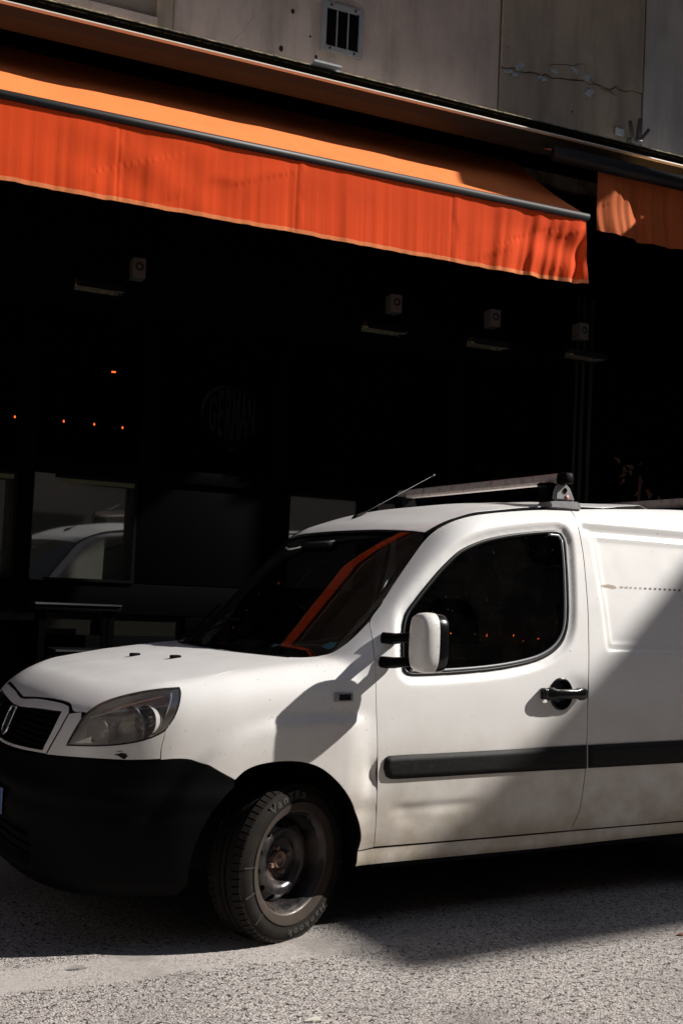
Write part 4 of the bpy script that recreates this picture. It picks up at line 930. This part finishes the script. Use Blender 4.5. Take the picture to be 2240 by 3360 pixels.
# ---- handles
hp, _ = hit([(1240, 1588), (1334, 1588), (1287, 1594)]); 
for s, d_ in ((-1, doors[0]), (1, doors[1])):
    c = hp[2]; n = grad(c[None])[0]; ux = (hp[1]-hp[0])/np.linalg.norm(hp[1]-hp[0]); ux -= n*np.dot(ux, n); ux /= np.linalg.norm(ux); uz = -np.cross(n, ux); uz = uz if uz[2] > 0 else -uz
    M = frame(c, ux, uz, n) ; S = Matrix.Diagonal((1, -s, 1, 1)); L = np.linalg.norm(hp[1]-hp[0])/2
    cup = lathe('handle_cup', [(.070, -.012), (.069, .006), (.064, .010), (.058, .006), (.046, .000), (.02, -.004), (0, -.005)], S @ M @ Matrix.Diagonal((.92, 1.0, 1, 1)), 'gloss_black', d_, 40)
    prof = []
    for k in np.linspace(-1, 1, 17): prof.append((k*L, .030*(1-abs(k)**6*.25), .030+.014*(1-k*k)))
    V, F = [], []
    for i, (x, w, z) in enumerate(prof):
        h_ = (.021 if abs(x) < L*.62 else .027)*(1-.25*max(0, abs(x)/L-.93)/.07)
        for q in np.linspace(0, 2*math.pi, 13)[:-1]: V.append(S @ M @ Vector((x, h_*math.copysign(abs(math.sin(q))**.7, math.sin(q)) + .002, z + .012*math.copysign(abs(math.cos(q))**.7, math.cos(q)))))
        if i: F += [((i-1)*12+k, (i-1)*12+(k+1) % 12, i*12+(k+1) % 12, i*12+k) for k in range(12)]
    F += [tuple(range(12)), tuple(range((len(prof)-1)*12, len(prof)*12))]
    mesh_obj('handle_grip', V, F, 'gloss_black', d_, True)
    for sx in (-1, 1):
        bm = bmesh.new(); add_box(bm, (sx*L*.86, .002, .014), (.030, .050, .034), M, .008); bmesh.ops.transform(bm, matrix=S, verts=bm.verts); bm_obj('handle_foot', bm, 'gloss_black', d_, True, 40)
    lathe('key_lock', [(0, .0), (.009, 0), (.010, -.004)], S @ M @ Matrix.Translation((-.03, -.048, .002)), 'satin_metal', d_, 16)
# ---- wing mirrors: white cap, black glass housing, two arms
for s in (-1, 1):
    wm = empty('wing_mirror', (0, 0, 0)); wm.parent = van; wm.matrix_parent_inverse = Matrix.Translation(-van.location)
    S = Matrix.Diagonal((1, -s, 1, 1))
    yc = -1.03; A, B = on_y((945, 1475), yc), on_y((1024, 1475), yc); top, bot = on_y((985, 1407), yc), on_y((985, 1546), yc)
    zc = (top[2]+bot[2])/2; hz = (top[2]-bot[2])/2; x0, x1 = A[0], B[0]
    if s == 1: yc, x0, x1 = -.91, x0+.42, x1+.42       # the far one is folded back
    def shell(name, prof, mt, parent):
        # prof: (x, half width, half height) cross-sections along x, superelliptic; the head is turned a little outwards
        V, F = [], []; nq = 28
        for i, (x, wy, wz) in enumerate(prof):
            for k in range(nq):
                q = 2*math.pi*k/nq; yy = wy*math.copysign(abs(math.cos(q))**.62, math.cos(q)); zz = wz*math.copysign(abs(math.sin(q))**.62, math.sin(q))
                V.append(S @ Vector((x + .12*yy, yc + yy, zc + zz)))
            if i: F += [((i-1)*nq+k, (i-1)*nq+(k+1) % nq, i*nq+(k+1) % nq, i*nq+k) for k in range(nq)]
        F += [tuple(range(nq)), tuple(range((len(prof)-1)*nq, len(prof)*nq))]
        o = mesh_obj(name, V, F, mt, parent, True); bm = bmesh.new(); bm.from_mesh(o.data); bmesh.ops.recalc_face_normals(bm, faces=bm.faces); bm.to_mesh(o.data); bm.free(); o.data.set_sharp_from_angle(angle=math.radians(50)); return o
    X = x1-x0; xa = x0+.018; wy = .078
    def mk(n, m, t): o = shell(n, m, t, None); o.parent = wm; return o
    mk('cap', [(xa, wy*.70, hz*.80), (xa+.006, wy*.84, hz*.90), (xa+.022, wy*.95, hz*.97), (xa+.045, wy, hz), (xa+.066, wy*1.0, hz*.995)], 'chipped_paint' if s == -1 else 'black_plastic')
    mk('housing', [(xa+.062, wy*.99, hz*.985), (xa+.082, wy*1.0, hz*.985), (xa+.100, wy*.985, hz*.97), (xa+.109, wy*.95, hz*.94), (xa+.110, wy*.90, hz*.90)], 'gloss_black')
    mk('glass', [(xa+.1103, wy*.88, hz*.88), (xa+.1108, wy*.87, hz*.87)], 'chrome')
    for (pa, pb) in (((888, 1466), (948, 1462)), ((884, 1521), (950, 1518))):
        a = hit([pa])[0][0]; b = on_y(pb, -1.03+.055) if s == -1 else a+np.array((.12, -.05, 0))
        pts = [np.array(S @ Vector(p)) for p in (a+np.array((-.012, .012, 0)), a+np.array((.02, -.028, .0)), a*.5+b*.5+np.array((.0, -.03, 0)), b+np.array((.03, 0, 0)))]
        o = tube('arm', pts, [.028, .026, .023, .024], 'black_plastic', None, 12, flat=.85); o.parent = wm
    base = hit([(886, 1466), (884, 1521)])[0].mean(0); 
# ---- headlamps
for s in (-1, 1):
    S = Matrix.Diagonal((1, -s, 1, 1)); hl_ = empty('headlamp', (0, 0, 0)); hl_.parent = van; hl_.matrix_parent_inverse = Matrix.Translation(-van.location)
    def fin(o, sm=True):
        if s == 1: o.data.transform(Matrix.Diagonal((1, -1, 1, 1))); o.data.flip_normals()
        o.parent = hl_; return o
    l2 = resample(lamp2, .01); 
    fin(build_panel('lens', CYL, lamp2, 'lens_plastic', None, sp=.02, off=.001, rim=0, gap=.003))
    g3 = CYL.to3(shrink(l2, .001)); fin(tube('lens_seal', list(g3-grad(g3)*.004), .0042, 'seal_rubber', None, 6, closed=True))
    def bowl(p):
        q = CYL.to2(p); w = l2; dist = np.full(len(p), 1.0)
        for i in range(0, len(q), 500): dist[i:i+500] = np.sqrt(((q[i:i+500, None]-w[None])**2).sum(-1).min(1))
        return -.006-.070*sstep(0, .05, dist)
    fin(build_panel('lamp_bowl', CYL, lamp2, 'lamp_house', None, sp=.012, disp=bowl, rim=0, gap=.0035))
    # reflectors: main bowl and inner bowl look forwards, indicator tray along the top
    for px, rad, dep, mt in (((300, 1665), .078, -.055, 'lamp_reflector'), ((345, 1652), .056, -.035, 'lamp_reflector'), ((225, 1682), .060, -.045, 'lamp_reflector')):
        p = hit([px])[0][0]; n = grad(p[None])[0]; fw_ = np.array((-.92, -.38, .03)); fw_ /= np.linalg.norm(fw_); ux = np.cross((0, 0, 1), fw_); ux /= np.linalg.norm(ux); uy = np.cross(fw_, ux)
        M = frame(p + n*dep, ux, uy, fw_); prof = [(rad, .030), (rad*.985, .028), (rad*.9, .006), (rad*.7, -.018), (rad*.42, -.034), (rad*.2, -.04), (0, -.041)]
        fin(lathe('reflector', prof, M, mt, None, 36)); fin(lathe('bulb', [(0, .012), (.008, .010), (.011, 0), (.011, -.03)], M, 'lamp_house', None, 14))
    ap = [(215, 1637), (245, 1616), (300, 1600), (360, 1590), (384, 1589), (388, 1612), (330, 1619), (270, 1628)]
    a2 = h2(CYL, ap); fin(build_panel('indicator', CYL, a2, 'amber_lens', None, sp=.015, off=-.022, rim=.02, gap=0)); 
    bl = hit([(385, 1602)])[0][0]; n = grad(bl[None])[0]; fin(lathe('indicator_bulb', [(0, .012), (.010, .008), (.014, 0), (.014, -.02)], frame(bl-n*.026, (0, 0, 1), np.cross(n, (0, 0, 1)), n), 'amber_lens', None, 14))
    c2 = h2(CYL, [(388, 1585), (410, 1584), (409, 1615), (398, 1645), (376, 1672), (350, 1686), (372, 1660), (384, 1630), (389, 1605)]); fin(build_panel('lamp_trim', CYL, c2, 'lamp_reflector', None, sp=.015, off=-.014, rim=.012, gap=0))
    c3 = h2(CYL, [(158, 1708), (205, 1690), (203, 1700), (212, 1710)]); fin(build_panel('lamp_trim', CYL, c3, 'lamp_reflector', None, sp=.02, off=-.016, rim=.012, gap=0))
    tp = CYL.to3(resample(h2(CYL, [(192, 1647), (250, 1630), (330, 1622), (389, 1616)]), .02, False)); fin(tube('lamp_rib', list(tp-grad(tp)*.02), .004, 'lamp_reflector', None, 6))
# black scrape under the lamp
p = hit([(262, 1733), (272, 1731.5), (279, 1729), (290, 1731), (294, 1737), (287, 1744), (280, 1742), (274, 1737)])[0]; mesh_obj('paint_scrape', p+grad(p)*.0012, [tuple(range(len(p)))], 'seal_rubber', van)
p = hit([(268, 1726), (280, 1724.5), (283, 1725.5), (270, 1727)])[0]; mesh_obj('paint_scrape', p+grad(p)*.0012, [tuple(range(len(p)))], 'seal_rubber', van)
# wiped dirt marks and adhesive on the cargo side
m_ = mat('dirt_mark', (.36, .30, .25), .7); m_ = mat('dirt_dark', (.13, .11, .10), .7)
def mark(px, mt, off=.0005, disp_=None):
    p = hit(px)[0]; n = grad(p); p = p + n*off + (n*rear_disp(p)[:, None] if disp_ else 0); return mesh_obj('dirt_mark', p, [tuple(range(len(p)))], mt, van)
mark([(1382, 1343), (1400, 1341), (1414, 1344), (1420, 1350), (1410, 1352), (1396, 1348), (1383, 1348)], 'dirt_mark', .0005, True)
for k in range(13):
    x = 1426+k*11.2; w = 5.5 if k > 1 else 8; mark([(x, 1346+.55*k), (x+w, 1345.5+.55*k), (x+w, 1350+.55*k), (x, 1350.5+.55*k)], 'dirt_mark' if k < 5 else 'dirt_dark', .0005, True)
# ---- wheels
def make_wheel():
    w = empty('wheel', (0, 0, 0)); I = Matrix.Rotation(math.pi/2, 4, 'X')     # lathe axis z -> -y (outboard)
    R, hw_ = .300, .088
    tp = [(.187, hw_*.62), (.19, hw_*.80), (.20, hw_*.92), (.225, hw_*1.03), (.250, hw_*1.06), (.254, hw_*1.072), (.268, hw_*1.03), (.283, hw_*.93), (.2925, hw_*.83), (.2975, hw_*.70), (.2988, hw_*.62)]
    tr = [(.2988, hw_*.60), (.2905, hw_*.585), (.2905, hw_*.545), (.2995, hw_*.53), (.300, hw_*.2), (.291, hw_*.19), (.291, hw_*.11), (.300, hw_*.10)]
    prof = tp + tr; prof = prof + [(r_, -h_) for r_, h_ in prof[::-1]]
    ty = lathe('tyre', prof, I, 'tyre_rubber', w, 96, angle=50)
    # dusty belt of the sidewall
    lathe('sidewall_band', [(.196, hw_*.905), (.206, hw_*.975), (.222, hw_*1.036), (.2285, hw_*1.049)], I, 'tyre_dust', w, 96)
    lathe('sidewall_rib', [(.2285, hw_*1.035), (.2295, hw_*1.075), (.2315, hw_*1.078), (.2325, hw_*1.04)], I, 'tyre_rubber', w, 96)
    lathe('sidewall_rib', [(.2855, hw_*.90), (.2865, hw_*.955), (.289, hw_*.93), (.2895, hw_*.87)], I, 'tyre_rubber', w, 96)
    # tread shoulder blocks
    bmesh_ = bmesh.new()
    nb_ = 68
    for k in range(nb_):
        a = 2*math.pi*k/nb_
        for side in (1, -1):
            M = I @ Matrix.Rotation(a + (.02 if side < 0 else 0), 4, 'Z') @ Matrix.Translation((.2945, 0, side*hw_*.74)) @ Matrix.Rotation(-side*.42, 4, 'Y')
            add_box(bmesh_, (0, 0, 0), (.014, 2*math.pi*.295/nb_*.80, .030), M)
    tb = bm_obj('tread_blocks', bmesh_, 'tyre_rubber', w); tb['kind'] = 'stuff'
    rim_p = [(.1865, hw_*.66), (.1915, hw_*.74), (.1955, hw_*.80), (.1965, hw_*.86), (.1945, hw_*.885), (.190, hw_*.86), (.186, hw_*.76), (.181, hw_*.70), (.176, hw_*.60), (.172, hw_*.30), (.160, hw_*.02), (.158, -hw_*.4), (.17, -hw_*.8)]
    rim_ = lathe('rim', rim_p, I, 'wheel_steel', w, 72, angle=60)
    for k in range(2): lathe('rim_lip', [(.1945, hw_*.885), (.1972, hw_*.90), (.1985, hw_*.87), (.1972, hw_*.80)], I, 'rusty_steel', w, 72) if k == 0 else None
    # pressed disc with vent holes: annular grid, holes left open
    prof_d = [(.163, .004), (.158, .014), (.150, .024), (.140, .034), (.128, .0415), (.116, .0445), (.104, .043), (.094, .036), (.0865, .026), (.082, .016), (.078, .010), (.070, .0075), (.036, .006), (.0335, .010), (.030, .0105)]
    na = 160; rs_ = np.concatenate([np.linspace(prof_d[i][0], prof_d[i+1][0], 4)[:-1] for i in range(len(prof_d)-1)] + [[prof_d[-1][0]]]); hs__ = np.interp(-rs_, [-p[0] for p in prof_d], [p[1] for p in prof_d])
    V, F = [], []
    holes_ = [(.143*math.cos(a), .143*math.sin(a)) for a in (np.arange(12)*2*math.pi/12+.16)]
    for r_, h_ in zip(rs_, hs__):
        for k in range(na): a = 2*math.pi*k/na; V.append((r_*math.cos(a), r_*math.sin(a), h_-.012))
    for i in range(len(rs_)-1):
        for k in range(na): F.append((i*na+k, i*na+(k+1) % na, (i+1)*na+(k+1) % na, (i+1)*na+k))
    V = np.array(V)
    hr = .0135
    for hx, hy in holes_:                               # snap the grid to each hole's rim, then drop what is inside
        d = np.hypot(V[:, 0]-hx, V[:, 1]-hy); sel = (d < hr+.004) & (d > hr-.0025); 
        if sel.any(): V[sel, 0] = hx+(V[sel, 0]-hx)/d[sel]*hr; V[sel, 1] = hy+(V[sel, 1]-hy)/d[sel]*hr
    def keep(f):
        c = V[list(f)].mean(0); return all((c[0]-hx)**2+(c[1]-hy)**2 > (hr*.97)**2 for hx, hy in holes_)
    F = [f for f in F if keep(f)]
    mesh_obj('wheel_disc', [I @ Vector(v) for v in V], F, 'wheel_steel', w, True)
    lathe('hub', [(.036, -.012), (.034, .010), (.030, .016), (.027, .015), (.024, .006), (.012, .006), (.010, .014), (.006, .016), (0, .016)], I, 'rusty_steel', w, 28)
    for k in range(4):
        a = 2*math.pi*k/4+.35; M = I @ Matrix.Translation((.049*math.cos(a), .049*math.sin(a), -.004)); lathe('wheel_bolt', [(.0115, 0), (.0105, .004), (.0095, .006), (.0095, .020), (.0075, .023), (0, .0215)], M, 'rusty_steel', w, 6, smooth=False)
    lathe('brake_drum', [(.155, -.03), (.12, -.028), (.05, -.02), (0, -.02)], I, 'interior_dark', w, 36)
    return w, I, hw_
fw_wheel, WI, WH = make_wheel()
# raised lettering, one letter after another round the sidewall
def arc_text(s, r_, a_mid, size, step, w, flip=False, mt='tyre_letter'):
    for i, ch in enumerate(s):
        a = a_mid + (-(i-(len(s)-1)/2)*step); rot_ = a-math.pi/2
        M = WI @ Matrix.Translation((r_*math.cos(a), r_*math.sin(a), WH*1.050)) @ Matrix.Rotation(rot_, 4, 'Z')
        text_mesh('sidewall_letter', ch, size, M, mt, w, extrude=.0022, sx=1.15)
# WI maps lathe x -> x, lathe y -> z, lathe z -> -y
arc_text('VanTRa', .2575, math.radians(103), .046, .135, fw_wheel)
arc_text('Hankook', .2575, math.radians(-72), .038, .128, fw_wheel)
for a in np.radians([175, 198, 222, 20, -8]):
    M = WI @ Matrix.Rotation(a, 4, 'Z') @ Matrix.Translation((.258, 0, WH*1.055)); bm = bmesh.new(); add_box(bm, (0, 0, 0), (.050, .003, .003), M); bm_obj('sidewall_rib', bm, 'tyre_letter', fw_wheel)
def copy_tree(o, parent=None):
    c = o.copy(); COL.objects.link(c); c.parent = parent
    for k in o.children: copy_tree(k, c)
    return c
def place_wheel(w, loc, rz):
    w.parent = van; w.matrix_parent_inverse = Matrix.Translation(-van.location); w.location = loc; w.rotation_euler = (0, 0, rz)
w2 = copy_tree(fw_wheel); w3 = copy_tree(fw_wheel); w4 = copy_tree(fw_wheel)
STEER = math.radians(21)
place_wheel(fw_wheel, (.012, -.700, .290), STEER); place_wheel(w2, (.0, .715, .293), math.pi+STEER); place_wheel(w3, (2.58, -.735, .297), 0); place_wheel(w4, (2.58, .735, .297), math.pi)
# wheel-arch liners
for xw in (0, 2.58):
    for s in (-1, 1):
        V, F = [], []; arcs = np.linspace(-.15, math.pi+.15, 25)
        for i, a in enumerate(arcs):
            for y in (.80, .45): V.append((xw+.40*math.cos(a), s*y, .30+.40*math.sin(a)))
            if i: F.append((2*i-2, 2*i-1, 2*i+1, 2*i))
        V.append((xw, s*.45, .3)); c_ = len(V)-1; F += [(2*i-1, c_, 2*i+1) for i in range(1, len(arcs))]
        mesh_obj('arch_liner', V, F, 'interior_dark', van)
box('axle', (0, 0, .29), (.08, 1.2, .08), 'interior_dark', van); box('axle', (2.58, 0, .29), (.08, 1.3, .08), 'interior_dark', van)
# ---- aerial
ab_ = hit([(812, 1191)])[0][0]; abase = TOP.to3(np.array([[ab_[0], ab_[1]]]))[0]
tip = on_y((997, 1091), abase[1]); ae = tube('aerial', [abase+np.array((0, 0, -.005)), abase+np.array((.012, 0, .012)), abase+(tip-abase)*.14], [.013, .011, .005], 'black_plastic', van, 10)
tube('aerial_rod', [abase+(tip-abase)*.12, abase+(tip-abase)*.3, tip], [.0036, .0018, .0015], 'antenna_metal', ae, 6); tube('aerial_tip', [tip-(tip-abase)*.03, tip+(tip-abase)*.005], .0045, 'antenna_metal', ae, 8)

# ---- lamps on the house opposite, mirrored in the door glass
for p, l in (((1040, 1454), 'orange lamp mirrored in the van door glass, beside the wing mirror'), ((1122, 1459), 'orange lamp mirrored in the van door glass, second from the wing mirror'), ((1183, 1460), 'orange lamp mirrored in the van door glass, third from the wing mirror'), ((1206, 1476), 'orange lamp mirrored in the van door glass, lowest of the row'), ((1240, 1469), 'orange lamp mirrored in the van door glass, farthest from the wing mirror')):
    g = hit([p])[0][0]; n = grad(g[None])[0]; d = ray(p); d = d/np.linalg.norm(d); r_ = d-2*np.dot(d, n)*n; q = g+r_*(-9.85-g[1])/r_[1]
    o = lathe('street_lamp', [(0, -.011), (.008, -.008), (.011, 0), (.008, .008), (.003, .011), (.003, .02)], Matrix.Translation(tuple(q)), 'bulb_far', None, 12); tag(o, l, 'lamp', 'orange lamps on the house opposite')
# ---- roof bars: each bar a thing that sits on the roof
def roof_bar(x, z, label, yh=.715):
    o = empty('roof_bar', (x, 0, z-.09), label, 'roof bar', 'load bars clamped across the van roof')
    w, h = .056, .046
    pr = [(-w/2, -h*.25), (-w/2+.004, h*.35), (-w/2+.012, h/2), (w/2-.012, h/2), (w/2-.004, h*.35), (w/2, -h*.25), (w/2-.006, -h/2), (-w/2+.006, -h/2)]
    V = [(x+a, y, z+b) for y in (-yh+.05, yh-.05) for a, b in pr]; n = len(pr)
    mesh_obj('rail', V, [(i, n+i, n+(i+1) % n, (i+1) % n) for i in range(n)] + [tuple(range(n)), tuple(range(n, 2*n))], 'rack_metal', o)
    for s in (-1, 1):
        V, F = [], []
        for i, (y, k) in enumerate(((yh-.055, 1.06), (yh-.02, 1.08), (yh-.005, 1.02), (yh, .8))):
            V += [(x+a*k, s*y, z+b*k) for a, b in pr]
            if i: F += [((i-1)*n+q, (i-1)*n+(q+1) % n, i*n+(q+1) % n, i*n+q) for q in range(n)]
        F.append(tuple(range(3*n, 4*n))); F.append(tuple(range(n)))
        e_ = mesh_obj('end_cap', V, F, 'black_plastic', o, True); e_.data.set_sharp_from_angle(angle=math.radians(50))
        # foot: curved cover outboard, dark clamp inboard, base plate on the gutter
        gz = float(cast(np.array([[x, -.645, 2.1]]), np.array([[0, 0, -1]]), 0, 1.0, 300)[0][0][2])
        yb = s*.655; top = z-.02; bh = top-gz
        ft = [(-.085, .0), (-.085, .022), (-.060, .030), (-.052, bh*.55), (-.035, bh*.86), (-.012, bh*1.0), (.022, bh*1.0), (.048, bh*.80), (.066, bh*.48), (.080, .030), (.100, .022), (.104, .0)]
        def plate(name, pts, y0, y1, mt, par):
            m_ = len(pts); V = [(x+a, y0, gz+b) for a, b in pts] + [(x+a, y1, gz+b) for a, b in pts]
            f = mesh_obj(name, V, [tuple(range(m_)), tuple(range(m_, 2*m_))] + [(i, (i+1) % m_, m_+(i+1) % m_, m_+i) for i in range(m_)], mt, par)
            bm = bmesh.new(); bm.from_mesh(f.data); bmesh.ops.recalc_face_normals(bm, faces=bm.faces); bmesh.ops.bevel(bm, geom=[e for e in bm.edges if len(e.link_faces) == 2 and e.calc_face_angle() > .9], offset=.006, segments=2, affect='EDGES'); bm.to_mesh(f.data); bm.free()
            f.data.polygons.foreach_set('use_smooth', [True]*len(f.data.polygons)); f.data.set_sharp_from_angle(angle=math.radians(40)); return f
        cov = [(-.040, .028), (-.036, bh*.6), (-.022, bh*.92), (.018, bh*.98), (.046, bh*.82), (.066, bh*.50), (.078, .030)]
        fo = plate('foot', cov, s*.642, s*.672, 'rack_plastic', o)
        plate('clamp', [(-.060, .018), (-.056, bh*.5), (-.060, bh*.8), (-.075, bh*.9), (-.070, bh*1.0), (.03, bh*1.0), (.05, bh*.6), (.07, .018)], s*.57, s*.642, 'black_plastic', o)
        plate('base_plate', [(-.075, -.012), (-.075, .016), (-.045, .022), (.085, .028), (.105, .018), (.108, -.012)], s*.585, s*.682, 'rack_plastic', o)
        plate('slot', [(.004, bh*.60), (.004, bh*.80), (.022, bh*.80), (.024, bh*.60), (.014, bh*.54)], s*.671, s*.6735, 'gloss_black', fo)
        M = frame((x+.026, s*.672, gz+bh*.40), (1, 0, 0), (0, 0, 1), (0, s, 0)); lathe('lock', [(.012, 0), (.012, .003), (0, .0035)], M, 'pink_lock', fo, 18)
    return o
rb = on_y((1300, 1096), -.715)
roof_bar(1.394, 1.880, 'rusty steel roof bar with black end caps above the door, nearest the aerial')
roof_bar(2.68, 1.895, 'rear steel roof bar cut off by the right edge of the frame')
# ---- small litter on the road
for i, (px, l) in enumerate((((1562, 2145), 'brown leaf scrap at the right edge of the road'), ((720, 2340), 'pale paper scrap on the asphalt at the bottom'), ((178, 2221), 'flat stone chip at the edge of the shadow'))):
    p = on_z(px, .006); a = .4*i; s = (.022, .030, .035)[i]
    pts = [(p[0]+s*math.cos(q+a)*(1+.3*math.sin(3*q)), p[1]+.5*s*math.sin(q+a), .005+.003*math.sin(2*q)) for q in np.linspace(0, 6.28, 9)[:-1]]
    tag(mesh_obj('litter', pts + [(q[0], q[1], .002) for q in pts], [tuple(range(8))] + [(k, (k+1) % 8, 8+(k+1) % 8, 8+k) for k in range(8)], ('leaf_dry', 'paper_scrap', 'kerb_stone')[i]), l, 'litter')
